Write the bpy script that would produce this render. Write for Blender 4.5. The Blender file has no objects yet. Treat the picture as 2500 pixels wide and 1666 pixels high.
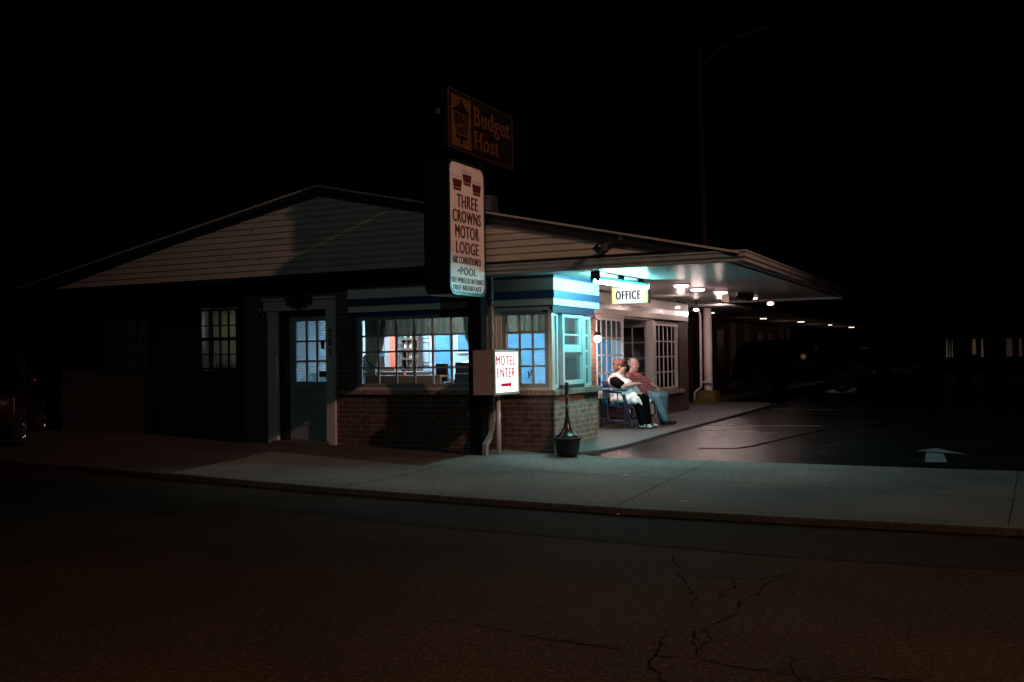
import bpy, math, random
from math import sin, cos, pi, radians
from mathutils import Vector, Matrix
random.seed(7)
SC = bpy.context.scene
COL = SC.collection

# ------------------------------------------------------------------ materials
def nd(nt, t, **k):
    n = nt.nodes.new(t)
    for a, b in k.items():
        if a in n.inputs: n.inputs[a].default_value = b
        else: setattr(n, a, b)
    return n
def base(name):
    m = bpy.data.materials.new(name); m.use_nodes = True
    nt = m.node_tree; nt.nodes.clear()
    o = nd(nt, 'ShaderNodeOutputMaterial'); return m, nt, o
def wpos(nt):
    return nd(nt, 'ShaderNodeNewGeometry').outputs['Position']
def mat(name, col, rough=.6, metal=0, var=.15, scale=6, bump=.0, bscale=60, spec=.5, stretch=(1,1,1), coat=0):
    m, nt, o = base(name)
    b = nd(nt, 'ShaderNodeBsdfPrincipled')
    b.inputs['Roughness'].default_value = rough; b.inputs['Metallic'].default_value = metal
    b.inputs['Specular IOR Level'].default_value = spec
    b.inputs['Coat Weight'].default_value = coat
    p = wpos(nt)
    mp = nd(nt, 'ShaderNodeMapping'); mp.inputs['Scale'].default_value = stretch
    nt.links.new(p, mp.inputs['Vector'])
    n = nd(nt, 'ShaderNodeTexNoise'); n.inputs['Scale'].default_value = scale; n.inputs['Detail'].default_value = 6
    nt.links.new(mp.outputs[0], n.inputs['Vector'])
    r = nd(nt, 'ShaderNodeMapRange'); r.inputs[1].default_value = .3; r.inputs[2].default_value = .7
    r.inputs[3].default_value = 1-var; r.inputs[4].default_value = 1+var
    nt.links.new(n.outputs['Fac'], r.inputs[0])
    mx = nd(nt, 'ShaderNodeVectorMath', operation='SCALE'); mx.inputs[0].default_value = col[:3]
    nt.links.new(r.outputs[0], mx.inputs['Scale']); nt.links.new(mx.outputs[0], b.inputs['Base Color'])
    r2 = nd(nt, 'ShaderNodeMapRange'); r2.inputs[3].default_value = max(0, rough-.1); r2.inputs[4].default_value = min(1, rough+.1)
    nt.links.new(n.outputs['Fac'], r2.inputs[0]); nt.links.new(r2.outputs[0], b.inputs['Roughness'])
    if bump:
        n2 = nd(nt, 'ShaderNodeTexNoise'); n2.inputs['Scale'].default_value = bscale; n2.inputs['Detail'].default_value = 4
        nt.links.new(mp.outputs[0], n2.inputs['Vector'])
        bp = nd(nt, 'ShaderNodeBump'); bp.inputs['Strength'].default_value = bump; bp.inputs['Distance'].default_value = .02
        nt.links.new(n2.outputs['Fac'], bp.inputs['Height']); nt.links.new(bp.outputs[0], b.inputs['Normal'])
    nt.links.new(b.outputs[0], o.inputs[0])
    return m
def emit(name, col, s, mixcol=None):
    m, nt, o = base(name)
    e = nd(nt, 'ShaderNodeEmission'); e.inputs[0].default_value = (*col, 1); e.inputs[1].default_value = s
    nt.links.new(e.outputs[0], o.inputs[0]); return m
def brick(name, c1, c2, mortar, axis, bw=.212, bh=.0755, var=.35):
    """running-bond brickwork in world metres; axis 'y' = wall facing along Y, 'x' = wall facing along X"""
    m, nt, o = base(name)
    b = nd(nt, 'ShaderNodeBsdfPrincipled'); b.inputs['Roughness'].default_value = .8
    s = nd(nt, 'ShaderNodeSeparateXYZ'); nt.links.new(wpos(nt), s.inputs[0])
    c = nd(nt, 'ShaderNodeCombineXYZ')
    nt.links.new(s.outputs['X' if axis == 'y' else 'Y'], c.inputs[0]); nt.links.new(s.outputs['Z'], c.inputs[1])
    if axis == 'solder':
        s2 = nd(nt, 'ShaderNodeMath', operation='ADD'); nt.links.new(s.outputs['X'], s2.inputs[0]); nt.links.new(s.outputs['Y'], s2.inputs[1])
        nt.links.new(s2.outputs[0], c.inputs[0])
    br = nd(nt, 'ShaderNodeTexBrick')
    br.inputs['Color1'].default_value = (*c1, 1); br.inputs['Color2'].default_value = (*c2, 1); br.inputs['Mortar'].default_value = (*mortar, 1)
    br.inputs['Scale'].default_value = 1; br.inputs['Mortar Size'].default_value = .008; br.inputs['Mortar Smooth'].default_value = .25
    br.inputs['Brick Width'].default_value = bw; br.inputs['Row Height'].default_value = bh
    nt.links.new(c.outputs[0], br.inputs['Vector'])
    n = nd(nt, 'ShaderNodeTexNoise'); n.inputs['Scale'].default_value = 9; n.inputs['Detail'].default_value = 7
    nt.links.new(wpos(nt), n.inputs['Vector'])
    r = nd(nt, 'ShaderNodeMapRange'); r.inputs[1].default_value = .3; r.inputs[2].default_value = .7; r.inputs[3].default_value = 1-var; r.inputs[4].default_value = 1+var
    nt.links.new(n.outputs['Fac'], r.inputs[0])
    mx = nd(nt, 'ShaderNodeVectorMath', operation='SCALE'); nt.links.new(br.outputs['Color'], mx.inputs[0]); nt.links.new(r.outputs[0], mx.inputs['Scale'])
    nt.links.new(mx.outputs[0], b.inputs['Base Color'])
    n3 = nd(nt, 'ShaderNodeTexNoise'); n3.inputs['Scale'].default_value = 60; nt.links.new(wpos(nt), n3.inputs['Vector'])
    su = nd(nt, 'ShaderNodeMath', operation='MULTIPLY_ADD'); su.inputs[1].default_value = -1; nt.links.new(br.outputs['Fac'], su.inputs[0])
    mu = nd(nt, 'ShaderNodeMath', operation='MULTIPLY'); mu.inputs[1].default_value = .5; nt.links.new(n3.outputs['Fac'], mu.inputs[0]); nt.links.new(mu.outputs[0], su.inputs[2])
    bp = nd(nt, 'ShaderNodeBump'); bp.inputs['Strength'].default_value = .9; bp.inputs['Distance'].default_value = .006
    nt.links.new(su.outputs[0], bp.inputs['Height']); nt.links.new(bp.outputs[0], b.inputs['Normal'])
    nt.links.new(b.outputs[0], o.inputs[0]); return m
def asphalt(name, col, rough, speck=.5, spec=.5, bump=.7):
    m, nt, o = base(name)
    b = nd(nt, 'ShaderNodeBsdfPrincipled'); b.inputs['Specular IOR Level'].default_value = spec
    p = wpos(nt)
    n1 = nd(nt, 'ShaderNodeTexNoise'); n1.inputs['Scale'].default_value = .7; n1.inputs['Detail'].default_value = 8
    v = nd(nt, 'ShaderNodeTexVoronoi'); v.inputs['Scale'].default_value = 105
    n2 = nd(nt, 'ShaderNodeTexNoise'); n2.inputs['Scale'].default_value = 28; n2.inputs['Detail'].default_value = 5
    for n in (n1, v, n2): nt.links.new(p, n.inputs['Vector'])
    sp = nd(nt, 'ShaderNodeSeparateColor'); nt.links.new(v.outputs['Color'], sp.inputs[0])
    g = nd(nt, 'ShaderNodeMapRange'); g.inputs[1].default_value = .90; g.inputs[2].default_value = 1.0; g.inputs[3].default_value = 0; g.inputs[4].default_value = speck*5
    nt.links.new(sp.outputs[0], g.inputs[0])
    a = nd(nt, 'ShaderNodeMapRange'); a.inputs[1].default_value = .3; a.inputs[2].default_value = .7; a.inputs[3].default_value = .72; a.inputs[4].default_value = 1.25
    nt.links.new(n1.outputs['Fac'], a.inputs[0])
    c = nd(nt, 'ShaderNodeMapRange'); c.inputs[1].default_value = .25; c.inputs[2].default_value = .75; c.inputs[3].default_value = .55; c.inputs[4].default_value = 1.45
    nt.links.new(n2.outputs['Fac'], c.inputs[0])
    m1 = nd(nt, 'ShaderNodeMath', operation='MULTIPLY'); nt.links.new(a.outputs[0], m1.inputs[0]); nt.links.new(c.outputs[0], m1.inputs[1])
    m2 = nd(nt, 'ShaderNodeMath', operation='ADD'); nt.links.new(m1.outputs[0], m2.inputs[0]); nt.links.new(g.outputs[0], m2.inputs[1])
    mx = nd(nt, 'ShaderNodeVectorMath', operation='SCALE'); mx.inputs[0].default_value = col; nt.links.new(m2.outputs[0], mx.inputs['Scale'])
    nt.links.new(mx.outputs[0], b.inputs['Base Color'])
    rr = nd(nt, 'ShaderNodeMapRange'); rr.inputs[3].default_value = max(.05, rough-.12); rr.inputs[4].default_value = rough+.12
    nt.links.new(n1.outputs['Fac'], rr.inputs[0]); nt.links.new(rr.outputs[0], b.inputs['Roughness'])
    bp = nd(nt, 'ShaderNodeBump'); bp.inputs['Strength'].default_value = bump; bp.inputs['Distance'].default_value = .006
    ad = nd(nt, 'ShaderNodeMath', operation='ADD'); nt.links.new(v.outputs['Distance'], ad.inputs[0]); nt.links.new(n2.outputs['Fac'], ad.inputs[1])
    nt.links.new(ad.outputs[0], bp.inputs['Height']); nt.links.new(bp.outputs[0], b.inputs['Normal'])
    nt.links.new(b.outputs[0], o.inputs[0]); return m
def glassmat(name, tint=(.95, 1, 1), refl=.03):
    m, nt, o = base(name)
    t = nd(nt, 'ShaderNodeBsdfTransparent'); t.inputs[0].default_value = (*tint, 1)
    g = nd(nt, 'ShaderNodeBsdfGlossy'); g.inputs['Roughness'].default_value = .03
    f = nd(nt, 'ShaderNodeLayerWeight'); f.inputs['Blend'].default_value = .25
    a = nd(nt, 'ShaderNodeMath', operation='ADD'); a.inputs[1].default_value = refl; nt.links.new(f.outputs['Fresnel'], a.inputs[0])
    a.use_clamp = True
    mx = nd(nt, 'ShaderNodeMixShader'); nt.links.new(a.outputs[0], mx.inputs[0]); nt.links.new(t.outputs[0], mx.inputs[1]); nt.links.new(g.outputs[0], mx.inputs[2])
    nt.links.new(mx.outputs[0], o.inputs[0]); return m
def cloth(name, col, trans=.35, rough=.9, sheer=0.0):
    m, nt, o = base(name)
    d = nd(nt, 'ShaderNodeBsdfDiffuse'); d.inputs[0].default_value = (*col, 1)
    t = nd(nt, 'ShaderNodeBsdfTranslucent'); t.inputs[0].default_value = (*col, 1)
    mx = nd(nt, 'ShaderNodeMixShader'); mx.inputs[0].default_value = trans
    nt.links.new(d.outputs[0], mx.inputs[1]); nt.links.new(t.outputs[0], mx.inputs[2])
    tr = nd(nt, 'ShaderNodeBsdfTransparent'); m2 = nd(nt, 'ShaderNodeMixShader')
    n = nd(nt, 'ShaderNodeTexNoise'); n.inputs['Scale'].default_value = 40; nt.links.new(wpos(nt), n.inputs['Vector'])
    r = nd(nt, 'ShaderNodeMapRange'); r.inputs[3].default_value = max(0, sheer-.15); r.inputs[4].default_value = sheer
    nt.links.new(n.outputs['Fac'], r.inputs[0]); nt.links.new(r.outputs[0], m2.inputs[0])
    nt.links.new(mx.outputs[0], m2.inputs[1]); nt.links.new(tr.outputs[0], m2.inputs[2])
    nt.links.new(m2.outputs[0], o.inputs[0]); return m
def soffitmat(name, col):
    """painted metal soffit panels, glossy with a fine ripple across them"""
    m, nt, o = base(name)
    b = nd(nt, 'ShaderNodeBsdfPrincipled'); b.inputs['Base Color'].default_value = (*col, 1); b.inputs['Roughness'].default_value = .34; b.inputs['Specular IOR Level'].default_value = .18; b.inputs['IOR'].default_value = 1.3
    p = wpos(nt); s = nd(nt, 'ShaderNodeSeparateXYZ'); nt.links.new(p, s.inputs[0])
    w = nd(nt, 'ShaderNodeMath', operation='MULTIPLY'); w.inputs[1].default_value = 2*pi/.30; nt.links.new(s.outputs['Y'], w.inputs[0])
    sn = nd(nt, 'ShaderNodeMath', operation='SINE'); nt.links.new(w.outputs[0], sn.inputs[0])
    ab = nd(nt, 'ShaderNodeMath', operation='ABSOLUTE'); nt.links.new(sn.outputs[0], ab.inputs[0])
    pw = nd(nt, 'ShaderNodeMath', operation='POWER'); pw.inputs[1].default_value = .35; nt.links.new(ab.outputs[0], pw.inputs[0])
    n = nd(nt, 'ShaderNodeTexNoise'); n.inputs['Scale'].default_value = 3; nt.links.new(p, n.inputs['Vector'])
    ad = nd(nt, 'ShaderNodeMath', operation='ADD'); nt.links.new(pw.outputs[0], ad.inputs[0]); nt.links.new(n.outputs['Fac'], ad.inputs[1])
    bp = nd(nt, 'ShaderNodeBump'); bp.inputs['Strength'].default_value = .8; bp.inputs['Distance'].default_value = .010
    nt.links.new(ad.outputs[0], bp.inputs['Height']); nt.links.new(bp.outputs[0], b.inputs['Normal'])
    nt.links.new(b.outputs[0], o.inputs[0]); return m

M = {}
M['cream'] = mat('cream paint', (.50, .46, .41), .55, var=.08, scale=5)
M['band'] = mat('white band paint', (.62, .62, .60), .5, var=.06, scale=4)
M['sash'] = mat('white sash paint', (.60, .60, .58), .5, var=.08, scale=9)
M['bsash'] = mat('aged sash paint', (.22, .22, .21), .55, var=.1, scale=9)
M['navy'] = mat('blue trim paint', (.008, .055, .14), .5, var=.15, scale=8)
M['black'] = mat('black trim', (.006, .007, .008), .5, var=.2)
M['siding'] = mat('siding paint', (.37, .31, .265), .6, var=.1, scale=2.5, stretch=(1, 1, 3))
M['shingle'] = mat('roof shingle', (.02, .02, .02), .9, var=.4, scale=30, bump=.5)
M['drip'] = mat('drip edge metal', (.30, .26, .23), .5, var=.15)
M['soffit'] = soffitmat('soffit panels', (.24, .26, .26))
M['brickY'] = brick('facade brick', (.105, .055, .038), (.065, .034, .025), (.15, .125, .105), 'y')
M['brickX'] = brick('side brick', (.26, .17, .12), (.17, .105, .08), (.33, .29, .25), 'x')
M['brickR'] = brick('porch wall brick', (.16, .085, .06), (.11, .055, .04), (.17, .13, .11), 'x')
M['soldier'] = brick('rowlock brick', (.26, .18, .13), (.18, .12, .09), (.30, .26, .22), 'solder', bw=.068, bh=.5)
M['concrete'] = asphalt('sidewalk concrete', (.155, .155, .143), .9, speck=.03, spec=.2)
M['porchc'] = asphalt('porch concrete', (.085, .088, .088), .6, speck=.03)
M['apron'] = asphalt('old paving', (.07, .05, .042), .9, speck=.1, spec=.2)
M['road'] = asphalt('street asphalt', (.046, .033, .022), .95, speck=.38, spec=.08)
M['roadnew'] = asphalt('gutter asphalt', (.037, .029, .022), .95, speck=.30, spec=.05)
M['lot'] = asphalt('parking asphalt', (.013, .014, .015), .24, speck=.1, spec=.42, bump=.45)
M['line'] = mat('worn road paint', (.20, .21, .21), .7, var=.35, scale=25)
M['joint'] = mat('joint dirt', (.045, .042, .038), .95, spec=.0)
M['crack'] = mat('crack filler', (.013, .010, .008), .95, var=.2, spec=.0)
M['glass'] = glassmat('window glass')
M['dglass'] = glassmat('dark window glass', (.6, .6, .6), .14)
M['bglass'] = glassmat('tinted bay glass', (.12, .20, .20), .22)
M['ipaint'] = mat('pale blue wall paint', (.30, .47, .57), .7, var=.03, scale=1)
M['ipaint2'] = mat('blue wall paint', (.06, .26, .45), .7, var=.03, scale=1)
M['iwhite'] = mat('interior white paint', (.80, .80, .82), .6, var=.02, scale=1)
M['iceil'] = mat('ceiling tile', (.6, .62, .64), .9, var=.05)
M['carpet'] = mat('carpet', (.05, .05, .06), .95, var=.2, scale=30)
M['wood'] = mat('varnished wood', (.13, .075, .045), .5, var=.3, scale=6, stretch=(1, 8, 8))
M['dwood'] = mat('dark wood', (.05, .032, .025), .5, var=.3, scale=6)
M['coral'] = mat('coral post paint', (.75, .16, .10), .6, var=.05)
M['curt'] = cloth('sheer curtain', (.30, .33, .28), .5, sheer=.10)
M['linedcurt'] = cloth('lined curtain', (.50, .47, .38), .5, sheer=.0)
M['blk'] = mat('black plastic', (.010, .010, .012), .4)
M['screen'] = mat('equipment grey', (.05, .05, .055), .5)
M['metal'] = mat('galvanised metal', (.35, .36, .36), .4, metal=.6)
M['bronze'] = mat('dark bronze metal', (.05, .035, .03), .28, metal=.8, var=.3)
M['pot'] = mat('black planter', (.012, .012, .013), .45)
M['signcab'] = mat('black sign cabinet', (.006, .005, .005), .35, var=.3)
M['signwhite'] = mat('dingy sign face', (.62, .53, .51), .4, var=.10, scale=3)
M['signred'] = mat('maroon sign lettering', (.075, .012, .014), .5)
M['signnavy'] = mat('dark blue sign lettering', (.012, .012, .03), .5)
M['hostbrown'] = mat('dark brown sign face', (.006, .003, .002), .4)
M['hostyel'] = mat('amber sign panel', (.075, .030, .008), .5, var=.15)
M['hostlet'] = mat('orange sign lettering', (.085, .030, .014), .5)
M['pinkcab'] = mat('beige sign housing', (.33, .23, .20), .5, var=.1)
M['pipe'] = mat('white pipe paint', (.50, .45, .44), .45)
M['gut'] = mat('gutter paint', (.24, .25, .235), .45)
M['blue'] = mat('blue bench enamel', (.005, .022, .065), .35)
M['skin'] = mat('skin', (.52, .32, .27), .55, var=.06, scale=10)
M['hairw'] = mat('auburn hair', (.11, .050, .028), .6, var=.35, scale=60, bump=.8, bscale=70)
M['hairm'] = mat('grey hair', (.22, .19, .19), .6, var=.35, scale=60, bump=.8, bscale=70)
M['tunic'] = mat('pale tunic cotton', (.74, .80, .82), .85, var=.06, scale=14, bump=.25, bscale=16)
M['blackcloth'] = mat('black knit', (.003, .003, .0035), .95, spec=.08)
M['jeans'] = mat('washed denim', (.085, .20, .26), .85, var=.15, scale=30, bump=.2, bscale=20)
M['shoew'] = mat('white shoe leather', (.45, .43, .40), .5)
M['shoeb'] = mat('black shoe leather', (.008, .008, .008), .35)
M['tan'] = mat('couch leather', (.26, .10, .035), .5)
M['shade'] = cloth('lamp shade linen', (.75, .75, .72), .5)
M['yellow'] = mat('worn yellow paint', (.16, .11, .02), .7, var=.7, scale=14)
M['column'] = mat('column paint', (.70, .60, .57), .5, var=.1)
M['carred'] = mat('red car paint', (.03, .002, .002), .3, coat=1)
M['carblack'] = mat('black car paint', (.006, .006, .007), .25, coat=1)
M['carglass'] = mat('car glass', (.006, .007, .008), .04, spec=.25)
M['tyre'] = mat('tyre rubber', (.012, .012, .012), .8)
M['chrome'] = mat('chrome', (.6, .6, .6), .15, metal=1)
M['lens'] = mat('lamp lens', (.10, .10, .12), .1, spec=1)
M['redlens'] = mat('red lens', (.25, .01, .01), .15)
M['lamppole'] = mat('rusty pole', (.55, .28, .20), .6, var=.3)
M['tube'] = emit('fluorescent tube light', (.27, .97, 1.0), 165)
M['dstripe'] = mat('dark glossy stripe', (.012, .010, .014), .3)
M['officef'] = None
M['bulb'] = emit('bulb glow', (1, .80, .74), 60)
M['globe'] = emit('wall globe glow', (1, .80, .72), 26)
M['disk'] = emit('soffit lamp glow', (1, .62, .56), 4)
M['wing'] = emit('distant lamp glow', (1, .82, .66), 2.2)
M['pink'] = emit('pink lamp glow', (1, .45, .50), 5)
M['ilight'] = emit('ceiling panel glow', (.86, .94, 1.0), 88)

def plaid():
    m, nt, o = base('red plaid shirt')
    b = nd(nt, 'ShaderNodeBsdfPrincipled'); b.inputs['Roughness'].default_value = .9
    p = wpos(nt); s = nd(nt, 'ShaderNodeSeparateXYZ'); nt.links.new(p, s.inputs[0])
    def stripe(out, f, th):
        a = nd(nt, 'ShaderNodeMath', operation='MULTIPLY'); a.inputs[1].default_value = f; nt.links.new(out, a.inputs[0])
        q = nd(nt, 'ShaderNodeMath', operation='SINE'); nt.links.new(a.outputs[0], q.inputs[0])
        g = nd(nt, 'ShaderNodeMath', operation='GREATER_THAN'); g.inputs[1].default_value = th; nt.links.new(q.outputs[0], g.inputs[0]); return g.outputs[0]
    x = stripe(s.outputs['Z'], 2*pi/.05, .75); y = stripe(s.outputs['Y'], 2*pi/.05, .75)
    ad = nd(nt, 'ShaderNodeMath', operation='ADD'); nt.links.new(x, ad.inputs[0]); nt.links.new(y, ad.inputs[1])
    mu = nd(nt, 'ShaderNodeMath', operation='MULTIPLY'); mu.inputs[1].default_value = .45; nt.links.new(ad.outputs[0], mu.inputs[0])
    mx = nd(nt, 'ShaderNodeMix', data_type='RGBA'); nt.links.new(mu.outputs[0], mx.inputs[0])
    mx.inputs[6].default_value = (.36, .085, .095, 1); mx.inputs[7].default_value = (.52, .26, .24, 1)
    nt.links.new(mx.outputs[2], b.inputs['Base Color'])
    nt.links.new(b.outputs[0], o.inputs[0]); return m
M['plaid'] = plaid()
def boxglow(name, c_mid, c_edge, s, p0, half):
    """backlit plastic face: bright where the tubes run, yellower at the rim (world X/Z or Y/Z box)"""
    m, nt, o = base(name)
    g = nd(nt, 'ShaderNodeVectorMath', operation='SUBTRACT'); g.inputs[1].default_value = p0; nt.links.new(wpos(nt), g.inputs[0])
    a = nd(nt, 'ShaderNodeVectorMath', operation='ABSOLUTE'); nt.links.new(g.outputs[0], a.inputs[0])
    d = nd(nt, 'ShaderNodeVectorMath', operation='DIVIDE'); d.inputs[1].default_value = half; nt.links.new(a.outputs[0], d.inputs[0])
    s3 = nd(nt, 'ShaderNodeSeparateXYZ'); nt.links.new(d.outputs[0], s3.inputs[0])
    mxx = nd(nt, 'ShaderNodeMath', operation='MAXIMUM'); nt.links.new(s3.outputs[0], mxx.inputs[0]); nt.links.new(s3.outputs[1], mxx.inputs[1])
    mz = nd(nt, 'ShaderNodeMath', operation='MAXIMUM'); nt.links.new(mxx.outputs[0], mz.inputs[0]); nt.links.new(s3.outputs[2], mz.inputs[1])
    r = nd(nt, 'ShaderNodeMapRange'); r.inputs[1].default_value = .62; r.inputs[2].default_value = 1.0; nt.links.new(mz.outputs[0], r.inputs[0])
    mx = nd(nt, 'ShaderNodeMix', data_type='RGBA'); nt.links.new(r.outputs[0], mx.inputs[0])
    mx.inputs[6].default_value = (*c_mid, 1); mx.inputs[7].default_value = (*c_edge, 1)
    e = nd(nt, 'ShaderNodeEmission'); e.inputs[1].default_value = s; nt.links.new(mx.outputs[2], e.inputs[0])
    nt.links.new(e.outputs[0], o.inputs[0]); return m

# ------------------------------------------------------------------ geometry helpers
class MB:
    def __init__(s): s.v = []; s.f = []
    def add(s, vs, fs):
        k = len(s.v); s.v += [tuple(p) for p in vs]; s.f += [tuple(k+i for i in f) for f in fs]; return s
    def box(s, x0, x1, y0, y1, z0, z1):
        return s.add([(x0,y0,z0),(x1,y0,z0),(x1,y1,z0),(x0,y1,z0),(x0,y0,z1),(x1,y0,z1),(x1,y1,z1),(x0,y1,z1)],
              [(0,3,2,1),(4,5,6,7),(0,1,5,4),(1,2,6,5),(2,3,7,6),(3,0,4,7)])
    def obox(s, c, u, v, w):   # oriented box: centre and three half-vectors
        c, u, v, w = map(Vector, (c, u, v, w)); P = []
        for k in (-1, 1):
            for (i, j) in ((-1,-1),(1,-1),(1,1),(-1,1)): P.append(c+u*i+v*j+w*k)
        return s.add(P, [(0,3,2,1),(4,5,6,7),(0,1,5,4),(1,2,6,5),(2,3,7,6),(3,0,4,7)])
    def prism(s, pts, ax, a, b):
        """2-D outline extruded from a to b along axis ax (0,1,2)"""
        n = len(pts)
        def P(p, t):
            return {0: (t, p[0], p[1]), 1: (p[0], t, p[1]), 2: (p[0], p[1], t)}[ax]
        return s.add([P(p, a) for p in pts]+[P(p, b) for p in pts],
            [tuple(range(n-1, -1, -1)), tuple(range(n, 2*n))]+[(i, (i+1) % n, n+(i+1) % n, n+i) for i in range(n)])
    def tube(s, path, r, n=10, caps=True):
        path = [Vector(p) for p in path]; rr = r if isinstance(r, (list, tuple)) else [r]*len(path)
        rings = []; up = None
        for i, p in enumerate(path):
            t = (path[min(i+1, len(path)-1)]-path[max(i-1, 0)]).normalized()
            if up is None: up = t.orthogonal().normalized()
            up = (up - t*up.dot(t)).normalized(); w = t.cross(up)
            rings.append([p+(up*cos(2*pi*k/n)+w*sin(2*pi*k/n))*rr[i] for k in range(n)])
        k0 = len(s.v); s.v += [tuple(q) for R in rings for q in R]
        for i in range(len(rings)-1):
            for k in range(n):
                s.f.append((k0+i*n+k, k0+i*n+(k+1) % n, k0+(i+1)*n+(k+1) % n, k0+(i+1)*n+k))
        if caps:
            s.f.append(tuple(k0+k for k in range(n-1, -1, -1))); s.f.append(tuple(k0+(len(rings)-1)*n+k for k in range(n)))
        return s
    def lathe(s, prof, c=(0,0,0), n=24, axis='z'):
        k0 = len(s.v)
        for r, z in prof:
            for k in range(n):
                a = 2*pi*k/n; p = (r*cos(a), r*sin(a), z)
                if axis == 'y': p = (p[0], p[2], p[1])
                if axis == 'x': p = (p[2], p[0], p[1])
                s.v.append((c[0]+p[0], c[1]+p[1], c[2]+p[2]))
        for i in range(len(prof)-1):
            for k in range(n): s.f.append((k0+i*n+k, k0+i*n+(k+1) % n, k0+(i+1)*n+(k+1) % n, k0+(i+1)*n+k))
        s.f.append(tuple(k0+k for k in range(n-1, -1, -1))); s.f.append(tuple(k0+(len(prof)-1)*n+k for k in range(n)))
        return s
    def ell(s, c, r, n=14, m=10, rot=None):
        k0 = len(s.v); c = Vector(c)
        R = rot or Matrix.Identity(3)
        for i in range(m+1):
            t = pi*i/m; t = max(1e-3, min(pi-1e-3, t))
            for k in range(n):
                a = 2*pi*k/n
                s.v.append(tuple(c+R@Vector((r[0]*sin(t)*cos(a), r[1]*sin(t)*sin(a), -r[2]*cos(t)))))
        for i in range(m):
            for k in range(n): s.f.append((k0+i*n+k, k0+i*n+(k+1) % n, k0+(i+1)*n+(k+1) % n, k0+(i+1)*n+k))
        s.f.append(tuple(k0+k for k in range(n-1, -1, -1))); s.f.append(tuple(k0+m*n+k for k in range(n)))
        return s
    def limb(s, p, q, r0, r1, n=14):
        """tapered capsule"""
        p, q = Vector(p), Vector(q); d = (q-p).normalized()
        path = []; rr = []
        for a in (-.98, -.75, -.4, 0): path.append(p+d*r0*a); rr.append(r0*math.sqrt(max(0, 1-a*a)) or .001)
        for a in (0, .4, .75, .98): path.append(q+d*r1*a); rr.append(r1*math.sqrt(max(0, 1-a*a)))
        return s.tube(path, rr, n)
    def ribbon(s, path, w, z):
        path = [Vector((p[0], p[1])) for p in path]; k0 = len(s.v); n = len(path)
        for i, p in enumerate(path):
            t = (path[min(i+1, n-1)]-path[max(i-1, 0)]).normalized(); nrm = Vector((-t.y, t.x))
            ww = w[i] if isinstance(w, list) else w
            zz = z(p.x, p.y) if callable(z) else z
            for sg in (-1, 1):
                q = p+nrm*sg*ww/2; s.v.append((q.x, q.y, zz))
        for i in range(n-1): s.f.append((k0+2*i, k0+2*i+2, k0+2*i+3, k0+2*i+1))
        return s
    def build(s, name, m, parent=None, smooth=False, loc=None):
        me = bpy.data.meshes.new(name); vs = s.v
        me.from_pydata(vs, [], s.f); me.update()
        import bmesh
        bm = bmesh.new(); bm.from_mesh(me); bmesh.ops.recalc_face_normals(bm, faces=bm.faces); bm.to_mesh(me); bm.free()
        ms = m if isinstance(m, list) else [m]
        for q in ms: me.materials.append(q)
        if smooth:
            for p in me.polygons: p.use_smooth = True
        o = bpy.data.objects.new(name, me); COL.objects.link(o)
        if parent:
            o.parent = parent; o.matrix_parent_inverse = Matrix.Identity(4)
            W = world_of(parent)
            me.transform(W.inverted())
        return o
def world_of(o):
    W = Matrix.Identity(4)
    while o: 
        W = o.matrix_basis @ W; o = o.parent
    return W
def tag(o, label=None, cat=None, group=None, kind=None):
    if label: o['label'] = label
    if cat: o['category'] = cat
    if group: o['group'] = group
    if kind: o['kind'] = kind
    return o
def thing(name, label, cat, loc, group=None, rz=0):
    o = bpy.data.objects.new(name, None); COL.objects.link(o); o.location = loc; o.rotation_euler = (0, 0, rz)
    o.empty_display_size = .2
    return tag(o, label, cat, group)
def struct(o): o['kind'] = 'structure'; return o
def copy_tree(o, parent=None):
    c = o.copy(); COL.objects.link(c); c.parent = parent
    for ch in list(o.children): copy_tree(ch, c)
    return c
def smooth_by(o, ang=40):
    pass
def text_mb(s, origin, u, v, w, h, depth=.004, offset=.0, space=1.12, squash=None):
    """lettering fitted to a w x h box; origin = lower-left corner, u/v = unit vectors across/up, raised towards u x v"""
    cu = bpy.data.curves.new('lettering', 'FONT'); cu.body = s; cu.size = 1; cu.extrude = .5; cu.space_character = space
    cu.resolution_u = 4
    ob = bpy.data.objects.new('tmp', cu); me = bpy.data.meshes.new_from_object(ob)
    vs = [Vector(q.co) for q in me.vertices]; fs = [tuple(p.vertices) for p in me.polygons]
    x0, x1 = min(q.x for q in vs), max(q.x for q in vs); y0, y1 = min(q.y for q in vs), max(q.y for q in vs)
    u, v = Vector(u), Vector(v); nn = u.cross(v); o0 = Vector(origin)
    mb = MB(); bd = offset*2.2*h        # heavier strokes: the outline is laid again a hair to each side
    for k, (sh, dd) in enumerate(((0, 0), (-bd, .0004), (bd, .0008), (-bd*2, .0012), (bd*2, .0016))):
        if k and bd <= 0: break
        mb.add([o0+u*(2*bd+(q.x-x0)/(x1-x0)*(w-4*bd)+sh)+v*((q.y-y0)/(y1-y0)*h)+nn*((q.z+.5)*depth+dd) for q in vs], fs)
    bpy.data.objects.remove(ob); bpy.data.curves.remove(cu); bpy.data.meshes.remove(me)
    return mb
def rrect(x0, x1, y0, y1, r, n=6):
    P = []
    for cx, cy, a0 in ((x1-r, y1-r, 0), (x0+r, y1-r, 90), (x0+r, y0+r, 180), (x1-r, y0+r, 270)):
        for k in range(n+1):
            a = radians(a0+90*k/n); P.append((cx+r*cos(a), cy+r*sin(a)))
    return P

# ------------------------------------------------------------------ key dimensions (metres)
YF, XC, XR = 12.73, -5.65, -6.25        # street wall, short side wall, recessed porch wall
YS = 12.25                              # gable siding plane
ZS = 2.45                               # soffit height
FL = .09                                # porch floor

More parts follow.
